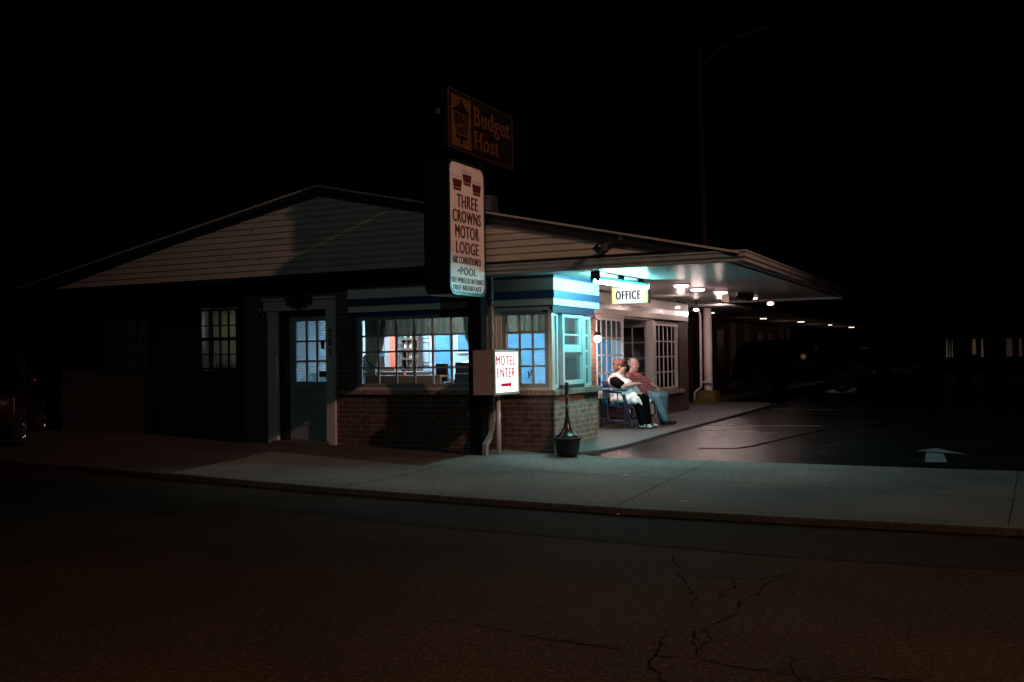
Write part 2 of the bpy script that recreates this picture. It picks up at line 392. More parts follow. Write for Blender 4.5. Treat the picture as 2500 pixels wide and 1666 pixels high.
# ------------------------------------------------------------------ ground
def gz(x, y):       # sidewalk falls towards the kerb
    t = min(1, max(0, (12.6-y)/3.9)); k = min(1, max(0, (x+6.5)/1.6)); b = -.02-.07*k*k*(3-2*k)
    return b*(1-t)-.12*t
def fz(y):          # porch floor rises gently from the sidewalk
    T = [(12.7,-.035),(13.1,-.01),(13.6,.018),(14.4,.05),(15.2,.072),(16,.085),(17.5,.09)]
    if y <= T[0][0]: return T[0][1]
    for (a, b), (c, d) in zip(T, T[1:]):
        if y <= c: return b+(d-b)*(y-a)/(c-a)
    return .09
def lz(y): return -.092 if y < 12.75 else fz(y)-.050-.004*min(1, max(0, 13.2-y)/.4)
kerb = [(-40, 10.6), (-22, 10.2), (-13.1, 9.72), (-11.4, 9.62), (-9.77, 9.40), (-7.80, 9.13), (-6.68, 8.99), (-4.90, 8.86), (-3.28, 8.76), (-1.45, 8.79), (.11, 8.86), (6, 9.0), (40, 9.9)]
g = MB(); g.add([(-400,-150,-.30),(400,-150,-.30),(400,500,-.30),(-400,500,-.30)], [(0,1,2,3)])
struct(g.build('ground', M['apron']))
g = MB(); k = [(x, y+.25) for x, y in kerb]
pts = [(-150,-60,-.18),(150,-60,-.18),(150,12,-.18)]+[(x, y+.05, -.18) for x, y in reversed(kerb)]+[(-150,11,-.18)]
g.add(pts, [tuple(range(len(pts)))]); struct(g.build('street', M['road']))
g = MB()   # smoother, darker strip of asphalt along the kerb
off = [.0, .0, .7, 1.05, 1.1, 1.22, 1.15, 1.32, 1.27, 1.42, 1.38, 1.5, 2]
for i in range(2, len(kerb)-1):
    (a, b), (c, d) = kerb[i], kerb[i+1]
    g.add([(a, b-off[i], -.176), (c, d-off[i+1], -.176), (c, d+.04, -.176), (a, b+.04, -.176)], [(0,1,2,3)])
struct(g.build('gutter_strip', M['roadnew']))
# concrete sidewalk (right) and old paving (left)
def sheet(outline_front, outline_back, zf, thick=.3):
    pass
def interp(T, x):
    if x <= T[0][0]: return T[0][1]
    for (a, b), (c, d) in zip(T, T[1:]):
        if x <= c: return b+(d-b)*(x-a)/(c-a)
    return T[-1][1]
back = [(-9.76, 11.70), (-8.82, 11.43), (-7.5, 11.07), (-6.66, 10.89), (-6.6, 12.70), (-5.63, 12.70), (-5.2, 13.0), (-4.9, 13.28), (-3.5, 13.22), (-2.1, 13.05), (-.9, 12.95), (.2, 12.92), (6, 12.8), (40, 12.9)]
KB = MB()
def paved(name, xs, fy, by, dz, m, left=None):
    g = MB(); N = 8
    for x0, x1 in zip(xs, xs[1:]):
        c = []
        for x in (x0, x1):
            f, b = fy(x), by(x); c.append([(x, f+(b-f)*j/N) for j in range(N+1)])
        for j in range(N):
            q = [c[0][j], c[1][j], c[1][j+1], c[0][j+1]]
            g.add([(x, y, gz(x, y)+dz) for x, y in q], [(0,1,2,3)])
        (a, b), (e, d) = c[0][0], c[1][0]
        KB.add([(a,b,gz(a,b)+dz),(e,d,gz(e,d)+dz),(e,d-.012,gz(e,d)+dz-.012),(a,b-.012,gz(a,b)+dz-.012),(e,d-.02,-.21),(a,b-.02,-.21)], [(0,1,2,3),(3,2,4,5)])
    if left:
        g.add([(x, y, gz(x, y)+dz) for x, y in left], [tuple(range(len(left)))])
    return struct(g.build(name, m))
def frange(a, b, st):
    n = int(round((b-a)/st)); return [a+(b-a)*i/n for i in range(n+1)]
ky = lambda x: interp(kerb, x)
paved('sidewalk', frange(-9.45, -6.66, .31)+[-6.6]+frange(-6.4, -4.4, .2)+frange(-4, 6, .8)+[10, 20, 40], ky, lambda x: interp(back, x), .007, M['concrete'],
      [(-9.451, ky(-9.45)), (-9.451, 11.60), (-9.76, 11.70), (-9.58, 10.3)])
paved('old_paving', [-40, -22]+frange(-13.2, -9.5, .5)+[-9.451]+frange(-9.2, -6.7, .5)+frange(-6.5, -5.5, .2), ky, lambda x: 15 if x < -6.5 else 12.78, 0, M['apron'])
struct(KB.build('kerb', asphalt('kerb concrete', (.075, .066, .056), .9, speck=.05, spec=.2)))
g = MB(); ys_ = [12.2, 12.75, 13.1, 13.6, 14.4, 15.2, 16, 17.5, 30, 110]
for a, b in zip(ys_, ys_[1:]): g.add([(-5.3,a,lz(a)),(60,a,lz(a)),(60,b,lz(b)),(-5.3,b,lz(b))], [(0,1,2,3)])
struct(g.build('parking_lot', M['lot']))
g = MB()   # raised porch floor with a rounded kerb edge
edge = [(-5.58, 12.74), (-5.32, 12.90), (-5.12, 13.12), (-4.99, 13.5), (-4.90, 14.3), (-4.85, 15.4), (-4.83, 16.6), (-4.84, 18.2), (-4.88, 20), (-4.95, 22), (-5.05, 24.2), (-5.3, 25.0), (-6.6, 25.3)]
e2 = []
for (a, b), (c, d) in zip(edge, edge[1:]):
    n_ = max(1, int(abs(d-b)/.35))
    for i in range(n_): e2.append((a+(c-a)*i/n_, b+(d-b)*i/n_))
e2.append(edge[-1])
for (a, b), (c, d) in zip(e2, e2[1:]):
    A, Bz = fz(b), fz(d)
    L0, L1 = (-6.28, -6.28) if b < 21 else (-8.8, -8.8)
    if c >= -5.3: g.add([(L0,b,A),(a,b,A),(c,d,Bz),(L1,d,Bz)], [(0,1,2,3)])
    t = (Vector((c-a, d-b)).normalized()); nx, ny = t.y, -t.x
    g.add([(a,b,A),(c,d,Bz),(c+nx*.02,d+ny*.02,Bz-.012),(a+nx*.02,b+ny*.02,A-.012),(c+nx*.025,d+ny*.025,lz(d)-.02),(a+nx*.025,b+ny*.025,lz(b)-.02)], [(0,1,2,3),(3,2,4,5)])
g.add([(-8.8,25.0,FL),(-5.3,25.0,FL),(-6.6,25.3,FL),(-6.6,62,FL),(-8.8,62,FL)], [(0,1,2,3,4)])
g.add([(-6.6,25.3,FL),(-6.6,62,FL),(-6.6,62,-.1),(-6.6,25.3,-.1)], [(0,1,2,3)])
struct(g.build('porch_floor', M['porchc']))
# joints, cracks and painted marks lie as thin sheets on their surfaces
def jitter(path, step, amp, seed=1):
    rnd = random.Random(seed); out = []
    for (a, b), (c, d) in zip(path, path[1:]):
        L = math.hypot(c-a, d-b); n = max(1, int(L/step))
        for i in range(n):
            t = i/n; out.append((a+(c-a)*t+rnd.uniform(-amp, amp), b+(d-b)*t+rnd.uniform(-amp, amp)))
    out.append(path[-1]); return out
g = MB()
zj = lambda x, y: gz(x, y)+.0085
g.ribbon(jitter([(-6.3, 11.25), (-4.07, 10.93), (-1.8, 10.70), (.13, 10.45), (5, 10.4)], .3, .006, 1), .018, zj)
g.ribbon(jitter([(-3.45, 13.1), (-3.4, 11.2), (-3.3, 8.9)], .4, .005, 2), .013, zj)
g.ribbon(jitter([(-6.40, 11.0), (-6.45, 9.8), (-6.6, 9.05)], .3, .012, 3), .022, zj)
g.ribbon(jitter([(.12, 12.8), (.05, 10.5), (.0, 8.95)], .6, .003, 4), .011, zj)
g.ribbon(jitter([(-9.70, 11.64), (-8.82, 11.39), (-7.5, 11.03), (-6.45, 10.80)], .2, .02, 6), .03, zj)
g.ribbon(jitter([(-9.5, 9.6), (-9.58, 10.3), (-9.66, 11)], .15, .03, 7), .04, zj)
g.ribbon(jitter([(-8.2, 9.34), (-6.5, 9.12), (-4.7, 9.0), (-3.2, 8.92), (-1.4, 8.94), (.1, 9.01), (5, 9.13)], .3, .004, 5), .010, zj)
struct(g.build('sidewalk_joints', M['joint']))
g = MB(); rnd = random.Random(5)
cr = [
 [(-2.234,7.104),(-2.1,6.803),(-1.972,6.689),(-1.835,6.524),(-1.65,6.54),(-1.563,6.287),(-1.612,6.104),(-1.546,6.027)],
 [(-0.833,7.39),(-0.98,7.365),(-1.081,7.024),(-1.25,6.859),(-1.329,6.826),(-1.402,6.41),(-1.38,6.201),(-1.451,5.966),(-1.394,5.592),(-1.45,5.481),(-1.47,5.246),(-1.379,5.056),(-1.413,4.899),(-1.354,4.755)],
 [(-2.116,4.775),(-1.796,4.75),(-1.666,4.72),(-1.562,4.697),(-1.37,4.748),(-1.193,4.698),(-1.068,4.691),(-0.91,4.67),(-0.773,4.644),(-0.645,4.59)],
 [(-1.662,5.164),(-1.607,4.958),(-1.579,4.69),(-1.548,4.542),(-1.473,4.483),(-1.37,4.27)],
 [(-2.017,6.573),(-1.875,6.27),(-1.723,5.953),(-1.67,5.727)],
 [(-0.964,4.958),(-0.91,4.76),(-0.838,4.505)],
 [(-0.773,4.644),(-0.628,4.765),(-0.394,4.811),(-0.165,4.802)],
 [(-1.65,6.54),(-1.481,6.55),(-1.329,6.826)],
 [(-1.507,5.23),(-1.467,5.055),(-1.413,4.899)],
 [(-2.934,4.937),(-2.754,4.861),(-2.569,4.853),(-2.294,4.776),(-2.091,4.758),(-1.791,4.737)],
]
for i, p in enumerate(cr):
    q = jitter(p, .035, .016, 20+i)
    g.ribbon(q, [max(.003, rnd.uniform(-.004, .017)) for _ in q], -.1755)
g.ribbon([(x, y-.03) for x, y in kerb[2:]], .05, -.172)
struct(g.build('street_cracks', M['crack']))
g = MB()
g.ribbon(jitter([(-2.6,17.0),(-2.9,15.6),(-3.15,14.4),(-3.35,13.9),(-3.9,13.8)], .15, .02, 9), .06, lambda x, y: lz(y)+.0045)
struct(g.build('lot_tar_seam', M['crack']))
g = MB()
g.ribbon([(-4.8, 17.3), (-2.85, 17.75)], .085, lambda x, y: lz(y)+.0045); g.ribbon([(-4.75, 22.9), (-3.3, 22.8)], .10, lambda x, y: lz(y)+.0045)
struct(g.build('parking_lines', M['line']))
g = MB()
for P_, F_ in (([(-1.09,14.42),(-.86,14.78),(-.80,14.35)], (0,1,2)), ([(-.86,14.78),(-.45,14.18),(-.80,14.35)], (0,1,2)), ([(-.955,14.30),(-.74,14.24),(-.66,13.48),(-.92,13.46)], (0,1,2,3))):
    g.add([(x*.975, y*.975, lz(y*.975)+.012) for x, y in P_], [F_])
struct(g.build('painted_arrow', M['line']))

# ------------------------------------------------------------------ the motel office
B = thing('motel_office', 'low brick motel office with pale clapboard gable, blue banded trim and wide porch canopy', 'building', (-9, 13, 0))
def part(mb, name, m, parent=B, **k): return mb.build(name, m, parent, **k)
def each(mb, name, m, parent=B):
    """every box of mb becomes a part of its own"""
    out = []
    for k in range(len(mb.v)//8):
        q = MB(); q.v = mb.v[8*k:8*k+8]; q.f = [tuple(i-8*k for i in f) for f in mb.f[6*k:6*k+6]]
        out.append(q.build(name, m, parent))
    return out
# ---- brick walls
g = MB()
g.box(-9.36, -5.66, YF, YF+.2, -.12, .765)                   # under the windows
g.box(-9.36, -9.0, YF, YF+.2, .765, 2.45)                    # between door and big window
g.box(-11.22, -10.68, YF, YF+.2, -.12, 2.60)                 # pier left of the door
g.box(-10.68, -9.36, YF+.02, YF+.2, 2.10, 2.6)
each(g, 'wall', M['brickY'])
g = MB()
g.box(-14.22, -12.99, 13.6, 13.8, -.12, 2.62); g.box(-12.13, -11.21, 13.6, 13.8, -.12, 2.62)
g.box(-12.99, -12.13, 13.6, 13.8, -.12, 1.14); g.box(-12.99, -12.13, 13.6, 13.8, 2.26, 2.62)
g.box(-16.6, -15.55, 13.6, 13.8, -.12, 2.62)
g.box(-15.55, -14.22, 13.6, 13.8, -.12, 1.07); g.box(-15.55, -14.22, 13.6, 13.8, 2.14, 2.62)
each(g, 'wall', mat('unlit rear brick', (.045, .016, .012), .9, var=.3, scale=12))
g = MB()
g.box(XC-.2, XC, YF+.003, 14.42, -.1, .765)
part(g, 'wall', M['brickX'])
g = MB()
g.box(XR-.2, XR, 14.35, 15.90, 0, 2.45)                       # pier with the globe lamp
g.box(XR-.2, XR, 15.90, 17.27, 0, .58)
g.box(XR-.2, XR, 19.0, 20.74, 0, .50)
g.box(XR-.2, XR, 20.74, 21.4, 0, 2.45)
each(g, 'wall', M['brickR'])
g = MB()
g.box(-16.6, XR-.2, 21.2, 21.4, 0, 2.6); g.box(-16.6, -16.4, 13.8, 21.2, 0, 2.6)
each(g, 'wall', mat('rear wall', (.1, .06, .05), .9))
# rowlock sills
g = MB(); g.box(-9.36, -5.66+.045, YF-.045, YF+.16, .765, .835); g.box(XC-.16, XC+.05, YF+.16, 14.47, .765, .835)
part(g, 'brick_sill', M['soldier'])
g = MB(); g.box(XR-.12, XR+.05, 14.48, 15.85, .58, .66); g.box(XR-.12, XR+.06, 15.85, 17.27, .58, .66); g.box(XR-.12, XR+.06, 18.98, 20.9, .50, .575)
each(g, 'window_ledge', M['cream'])
# ---- banded frieze: white / blue / white with a blue line on top, street side and short side wall
def bands(a0, a1, axis, pos, sgn, wm, zs=(2.03, 2.125, 2.235, 2.41, 2.46), stripes=True):
    """a0..a1 along the wall, pos = wall face, sgn = outward direction"""
    def bx(mb, p, z0, z1):
        lo, hi = sorted((pos-sgn*.15, pos+sgn*p))
        if axis == 'y': mb.box(a0, a1-.03+p, lo, hi, z0, z1)
        else: mb.box(lo, hi, a0, a1, z0, z1)
    w = MB(); bx(w, .03, zs[0], zs[1]); bx(w, .03, zs[2], zs[3]); part(w, 'frieze_board', wm)
    w = MB(); bx(w, .045 if stripes else .033, zs[1], zs[2]); bx(w, .036, zs[3], zs[4]); part(w, 'blue_stripe', M['navy' if stripes else 'dstripe'])
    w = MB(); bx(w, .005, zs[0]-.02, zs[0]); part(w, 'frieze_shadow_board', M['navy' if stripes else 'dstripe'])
bands(-9.11, -5.62, 'y', YF-.0, -1, M['band'])
bands(YF+.152, 14.45, 'x', XC, 1, M['band'])
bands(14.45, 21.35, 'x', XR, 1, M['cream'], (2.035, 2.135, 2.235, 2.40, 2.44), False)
# porch-wall boards: thin lap lines above the recess windows
# ---- window builder
def window(axis, pos, sgn, a0, a1, z0, z1, nc, nr, fm, fw=.05, mw=.022, glass='glass', rail=None, cols=None, rows=None, name='window', depth=.05, sill=None):
    """frame and muntins = window, pane = child; axis = direction the wall faces"""
    f = MB()
    def bx(mb, u0, u1, w0, w1, d0, d1):
        lo, hi = sorted((pos+sgn*d0, pos+sgn*d1))
        if axis == 'y': mb.box(u0, u1, lo, hi, w0, w1)
        else: mb.box(lo, hi, u0, u1, w0, w1)
    fr = MB()
    bx(fr, a0-fw, a1+fw, z1, z1+fw, -depth, .02); bx(fr, a0-fw, a1+fw, z0-fw, z0, -depth, .02)
    bx(fr, a0-fw, a0, z0, z1, -depth, .02); bx(fr, a1, a1+fw, z0, z1, -depth, .02)
    w = part(fr, name, fm)
    us = cols or [a0+(a1-a0)*i/nc for i in range(1, nc)]
    zs = rows or [z0+(z1-z0)*i/nr for i in range(1, nr)]
    for u in us: bx(f, u-mw/2, u+mw/2, z0, z1, -depth*.7, -.004)
    for q in zs: bx(f, a0, a1, q-mw/2-.001, q+mw/2+.001, -depth*.6, -.006)
    if rail: bx(f, a0, a1, rail-.03, rail+.03, -depth*.9, .004)
    mo = f.build('muntin', fm, w)
    p = MB()
    d = pos-sgn*depth*.5
    if axis == 'y': p.add([(a0,d,z0),(a1,d,z0),(a1,d,z1),(a0,d,z1)], [(0,1,2,3)])
    else: p.add([(d,a0,z0),(d,a1,z0),(d,a1,z1),(d,a0,z1)], [(0,1,2,3)])
    p.build('pane', M[glass], w)
    if sill:
        s_ = MB(); bx(s_, a0-fw-.03, a1+fw+.03, z0-fw-sill, z0-fw, -depth, .06); s_.build('sill', fm, w)
    return w
# big front window 6 x 4
window('y', YF+.02, -1, -8.91, -6.985, .925, 1.90, 6, 4, M['bsash'], fw=.055, mw=.026)
g = MB(); g.box(-8.995, -6.90, YF-.02, YF+.16, .835, .869)
part(g, 'window_sill_board', M['cream'])
g = MB(); g.box(-9.0, -8.967, YF-.02, YF+.16, .869, 1.985); g.box(-8.966, -6.93, YF-.015, YF+.15, 1.957, 2.009)
each(g, 'brick_mould', M['navy'])
# painted pier between the two front windows
g = MB(); g.box(-6.93, -6.455, YF-.01, YF+.16, .835, 2.009); g.box(-6.83, -6.80, YF-.02, YF, .835, 1.985); g.box(-6.56, -6.53, YF-.02, YF, .835, 1.985)
part(g, 'pier_panel', M['cream'])
# small front window 3 x 4
window('y', YF+.03, -1, -6.395, -5.785, .93, 1.90, 3, 4, M['bsash'], fw=.06, mw=.026)
g = MB(); g.box(-6.455, XC-.02, YF+.0, YF+.15, .835, .868); g.box(-6.455, -5.70, YF+.0, YF+.15, 1.962, 2.009); g.box(-5.724, XC-.02, YF-.0, YF+.10, .868, 1.962)
part(g, 'corner_trim', M['cream'])
# short side wall windows: sidelight, double-hung service window, sidelight
XW = XC-.06
window('x', XW, 1, YF+.085, 12.945, .905, 1.885, 1, 4, M['sash'], fw=.045, mw=.03, depth=.04, glass='bglass')
window('x', XW, 1, 14.03, 14.20, .905, 1.86, 1, 4, M['sash'], fw=.045, mw=.03, depth=.04, glass='bglass')
g = MB(); g.box(XW-.08, XW-.01, 12.99, 13.09, .84, 1.985); g.box(XW-.08, XW-.01, 13.945, 13.985, .84, 1.985)
each(g, 'blue_mullion', M['navy'])
w = window('x', XW+.01, 1, 13.20, 13.885, .955, 1.87, 1, 1, M['sash'], fw=.06, mw=.02, rail=1.395, depth=.06, rows=[1.62], glass='bglass')
g = MB(); g.box(XW-.02, XW+.012, 13.20, 13.245, 1.425, 1.87); g.box(XW-.02, XW+.012, 13.80, 13.885, 1.425, 1.87); g.box(XW-.02, XW+.012, 13.245, 13.80, 1.425, 1.475)
g.build('inner_sash', M['sash'], w)
g = MB(); g.box(XW-.09, XW+.03, 13.12, 13.94, .838, .894)
g.build('stool', M['screen'], w)
g = MB(); g.box(XC-.17, XC+.0, YF+.003, 14.30, 1.925, 2.009)
part(g, 'window_head', mat('deep navy trim', (.004,.02,.05), .5))
g = MB(); g.box(XC-.5, XC-.10, 14.245, 14.30, .835, 1.985)
part(g, 'bay_return', M['sash'])
# small notices taped in the first sidelight
for i, z in enumerate((1.525, 1.27)):
    g = MB(); g.box(XW-.0165, XW-.014, 12.865, 12.915, z, z+.085)
    n_ = tag(g.build('window_notice', M['iwhite']), ['small white notice taped in upper sidelight pane', 'small white notice taped in lower sidelight pane'][i], 'notice', 'notices in the sidelight')
    g = MB()
    for k in range(3): g.box(XW-.0138, XW-.0130, 12.873, 12.907, z+.02+k*.02, z+.028+k*.02)
    g.build('print', M['screen'], n_)
# porch wall: window 1, vestibule, window 3
window('x', XR-.01, 1, 15.93, 17.21, .70, 1.93, 5, 4, M['sash'], fw=.04, mw=.024, depth=.028, name='window')
g = MB(); g.box(XR-.1, XR+.02, 15.86, 17.27, 1.97, 2.02); part(g, 'window_head', M['cream'])
window('x', XR-.01, 1, 19.14, 20.56, .64, 1.90, 5, 4, M['sash'], fw=.045, mw=.026, depth=.028)
g = MB(); g.box(XR-.13, XR+.0, 20.605, 20.74, .575, 1.99); g.box(XR-.1, XR+.0, 19.1, 20.74, 1.948, 1.99); part(g, 'brick_mould', M['dstripe'])
g = MB(); g.box(XR-.14, XR+.012, 18.955, 19.092, .0, 1.99); part(g, 'corner_post', M['sash'])
window('y', 19.03, -1, -6.98, -6.44, .64, 1.87, 2, 4, M['sash'], fw=.045, mw=.024, depth=.05)
g = MB(); g.box(-7.6, -6.40, 19.0, 19.1, 0, .59); g.box(-7.6, -7.03, 19.0, 19.1, .59, 2.4); g.box(-7.03, -6.39, 19.005, 19.1, 1.92, 1.99)
part(g, 'wall', M['cream'])
g = MB(); g.box(-7.6, XR-.02, 17.25, 19.1, 1.995, 2.03); part(g, 'vestibule_ceiling', M['cream'])
g = MB(); g.box(-7.6, -7.5, 17.3, 19.0, .1, 1.99); part(g, 'entrance_door', M['dwood'])
# ---- office interior shell
g = MB(); g.box(-11.8, -11.65, 13.8, 17.3, .05, 2.45); g.box(-11.65, -11.02, 13.75, 13.8, .05, 2.45); g.box(-11.2, -11.02, 12.93, 13.75, .05, 2.45); g.box(-11.65, -6.30, 17.25, 17.35, .05, 1.99)
part(g, 'interior_wall', M['ipaint'])
g = MB(); g.box(-11.65, XR-.2, 13.8, 17.25, .03, .10); g.box(-11.02, -5.86, 12.93, 14.3, .021, .094); part(g, 'interior_floor', M['carpet'])
g = MB(); g.box(-11.65, XR-.2, 13.8, 17.25, 2.40, 2.44); g.box(-11.02, XR-.2, 12.95, 13.8, 2.401, 2.439); g.box(XR-.2, -5.84, 12.95, 14.32, 2.402, 2.438); part(g, 'interior_ceiling', M['iceil'])
g = MB(); g.box(-10.0, XR-.2, 19.1, 21.2, 2.0, 2.04); g.box(-9.0, -8.9, 19.1, 21.2, 0, 2.0); part(g, 'interior_wall', M['dwood'])
# ---- front door with surround
D = MB()
D.box(-10.37, -9.525, 12.86, 12.905, .03, .96); D.box(-10.37, -9.525, 12.86, 12.905, 1.93, 2.06)
D.box(-10.37, -10.245, 12.86, 12.905, .96, 1.93); D.box(-9.625, -9.525, 12.86, 12.905, .96, 1.93)
door = part(D, 'door', mat('grey-blue door paint', (.22, .26, .29), .5, var=.1))
g = MB()
for i in (1, 2): x = -10.245+.62*i/3; g.box(x-.018, x+.018, 12.865, 12.9, .96, 1.93)
for i in (1, 2): z = .96+.97*i/3; g.box(-10.245, -9.625, 12.867, 12.898, z-.016, z+.016)
g.build('muntin', door.data.materials[0], door)
g = MB(); g.add([(-10.245,12.885,.96),(-9.625,12.885,.96),(-9.625,12.885,1.93),(-10.245,12.885,1.93)], [(0,1,2,3)]); g.build('pane', M['glass'], door)
g = MB()
for x0 in (-10.27, -9.91):
    g.box(x0, x0+.30, 12.845, 12.861, .27, .29); g.box(x0, x0+.30, 12.845, 12.861, .82, .84)
    g.box(x0, x0+.02, 12.845, 12.861, .29, .82); g.box(x0+.28, x0+.30, 12.845, 12.861, .29, .82)
g.build('panel_moulding', door.data.materials[0], door)
g = MB(); g.lathe([(.028, 0), (.028, .008), (.012, .01), (.012, .04), (.028, .05), (.030, .065), (.018, .08)], (0,0,0), 14, 'y')
g.v = [(x-9.575, 12.86-y, z+.93) for x, y, z in g.v]; g.build('handle', M['bronze'], door, smooth=True)
g = MB()
for z in (.35, 1.05, 1.75): g.box(-10.392, -10.36, 12.845, 12.862, z, z+.1)
each(g, 'hinge', M['metal'], door)
g = MB(); g.box(-10.68, -10.50, YF-.05, YF+.12, -.08, 2.10); part(g, 'door_post', M['cream'])
g = MB(); g.box(-9.52, -9.36, YF-.05, YF+.12, -.10, 2.10); part(g, 'door_post', M['cream'])
g = MB(); g.box(-10.74, -9.36, YF-.07, YF+.12, 2.102, 2.26); g.box(-10.76, -9.34, YF-.10, YF+.12, 2.26, 2.30); part(g, 'door_header', M['cream'])
g = MB(); g.box(-10.50, -10.37, YF+.02, YF+.18, -.05, 2.10); g.box(-10.37, -9.52, YF+.06, YF+.18, 2.062, 2.099); part(g, 'door_jamb', M['black'])
g = MB(); g.box(-10.55, -9.45, YF-.12, YF+.13, -.08, .025); part(g, 'door_step', M['porchc'])
for i, ch in enumerate('205'):
    t = text_mb(ch, (-9.475, YF-.0505, 1.68-i*.155), (1,0,0), (0,0,1), .07, .105, .006, offset=.01)
    tag(t.build('house_number', M['black']), 'black number %s on the right door post' % ch, 'house number', 'door numbers')
# dark scalloped ornament over the door
pts = [(-.30,.20),(-.24,.12),(-.26,.06),(-.18,.07),(-.15,.01),(-.08,.04),(-.02,-.02),(.02,-.02),(.08,.04),(.15,.01),(.18,.07),(.26,.06),(.24,.12),(.30,.20),(.1,.17),(.04,.24),(-.04,.24),(-.1,.17)]
g = MB(); g.prism([(x-9.99, z+2.13) for x, z in pts], 1, YF-.13, YF-.102)
tag(g.build('door_ornament', M['black']), 'dark scalloped eagle-like ornament above the office door', 'ornament')
# lantern at the left end of the door header
L = thing('wall_lantern', 'small unlit glass lantern at left end of door header', 'lantern', (-10.78, YF-.09, 2.15))
g = MB(); g.lathe([(.03, .13), (.055, .10), (.06, .095)], (-10.80, YF-.10, 2.06), 6); g.lathe([(.035, 0), (.03, -.01), (.01, -.02)], (-10.80, YF-.10, 2.07), 6); g.box(-10.81, -10.79, YF-.10, YF, 2.185, 2.20)
g.build('frame', M['bronze'], L)
g = MB(); g.lathe([(.035, 0), (.052, .085)], (-10.80, YF-.10, 2.07), 6); g.build('glass', M['lens'], L)
# left windows
window('y', 13.62, -1, -12.96, -12.165, 1.19, 2.21, 4, 4, M['black'], fw=.03, mw=.02, rail=1.705, depth=.06, rows=[1.945, 1.43])
window('y', 13.62, -1, -15.5, -14.27, 1.12, 2.09, 4, 3, M['black'], fw=.05, mw=.02, glass='dglass', depth=.06)
# ---- gable siding: lapped boards clipped to the roof slope
AP = (-9.30, 3.85)                       # apex of the siding
def zroof(x):                            # top line of the siding
    return AP[1]-(x-AP[0])*(AP[1]-2.606)/(-3.69-AP[0]) if x > AP[0] else AP[1]-(AP[0]-x)*(AP[1]-2.68)/(AP[0]+14.83)
def xr_at(z): return AP[0]+(AP[1]-z)/(AP[1]-2.606)*(-3.69-AP[0])
def xl_at(z): return AP[0]-(AP[1]-z)/(AP[1]-2.68)*(AP[0]+14.83)
g = MB(); z = 2.63; bh = .0955
while z < AP[1]-.01:
    z1 = min(z+bh, AP[1]-.002)
    a, b, c, d = xl_at(z), xr_at(z), xr_at(z1), xl_at(z1)
    y0, y1 = YS-.016, YS
    g.add([(a,y0,z),(b,y0,z),(c,y1,z1),(d,y1,z1),(a,y1+.01,z),(b,y1+.01,z)], [(0,1,2,3),(0,4,5,1)])
    z += bh
g.add([(xl_at(2.63),YS+.02,2.63),(xr_at(2.63),YS+.02,2.63),(AP[0],YS+.02,AP[1])], [(0,1,2)])
rnd = random.Random(12); k = 0; z = 2.63
while z < AP[1]-.15:
    for _ in range(2):
        x = rnd.uniform(xl_at(z+.1)+.3, xr_at(z+.1)-.3); g.box(x, x+.004, YS-.0185, YS-.012, z+.004, z+.09)
    z += bh
part(g, 'gable_siding', M['siding'])
g = MB()
def slab(p0, p1, y0, y1, th, mb=None):      # sloping slab between two (x,z) points
    mb = mb or g; (a, b), (c, d) = p0, p1
    mb.prism([(a,b),(c,d),(c,d-th),(a,b-th)], 1, y0, y1)
RI = (-9.28, 3.945)
RR = (-2.90, 2.555); RL = (-16.0, 2.68)
slab(RI, RR, YS-.06, 21.5, .05); slab(RL, (RI[0]-.001, RI[1]), YS-.06, 21.5, .05)
part(g, 'roof', M['shingle'])
g = MB()
slab((RI[0], RI[1]-.051), (-3.45, 2.64-.02), YS-.05, YS-.018, .085); slab((RL[0], RL[1]-.051), (RI[0]-.002, RI[1]-.051), YS-.05, YS-.018, .095)
part(g, 'rake_board', M['black'])
g = MB()
slab((RI[0], RI[1]+.012), (RR[0], RR[1]+.012), YS-.085, YS-.061, .028); slab((RL[0], RL[1]+.012), (RI[0]-.002, RI[1]+.012), YS-.085, YS-.061, .028)
part(g, 'drip_edge', M['drip'])
g = MB()
sl = (AP[1]-2.606)/(-3.69-AP[0])
g.prism([(AP[0], AP[1]+.004), (-3.60, 2.61), (-3.72, 2.61), (AP[0], AP[1]-.014)], 1, YS-.024, YS-.019)
part(g, 'siding_trim', M['cream'])
# horizontal boards under the gable, right part
g = MB(); g.box(-6.6, -3.2, YS-.01, YS+.02, 2.585, 2.628); part(g, 'blue_stripe', M['black'])
# canopy fascia with gutter profile
prof = [(0, 2.445), (-.028, 2.452), (-.030, 2.49), (-.05, 2.505), (-.055, 2.55), (-.07, 2.565), (-.07, 2.583), (0, 2.583)]
g = MB(); g.prism([(YS+y, z) for y, z in prof], 0, -6.60, -2.88)
g.v = [(x if x < -4 else x-(y-YS), y, z) for x, y, z in g.v]   # mitred end
part(g, 'canopy_fascia', M['gut'])
g = MB(); g.prism([(-2.88-y, z) for y, z in prof], 1, YS, 21.3)
g.v = [(x, y if y > 15 else y-(x+2.88), z) for x, y, z in g.v]
part(g, 'canopy_fascia', M['gut'])
g = MB(); g.box(-6.6, -2.92, YS+.005, 14.50, ZS, ZS+.03); g.box(XR-.1, -2.92, 14.50, 21.3, ZS, ZS+.03)
soff = part(g, 'canopy_soffit', M['soffit'])
g = MB()
for x in (-3.05,): g.box(x-.02, x+.02, YS+.05, 21.2, ZS-.018, ZS-.001)
g.box(-6.2, -2.95, 21.17, 21.25, ZS-.05, ZS-.001)
each(g, 'soffit_trim', M['gut'])
g = MB(); g.box(-16.0, -6.62, YS-.01, 13.9, 2.605, 2.628); part(g, 'eave_soffit', M['black'])
g = MB(); g.box(-9.36, -6.60, YF-.02, YF+.0, 2.462, 2.604); part(g, 'frieze_shadow_board', M['black'])
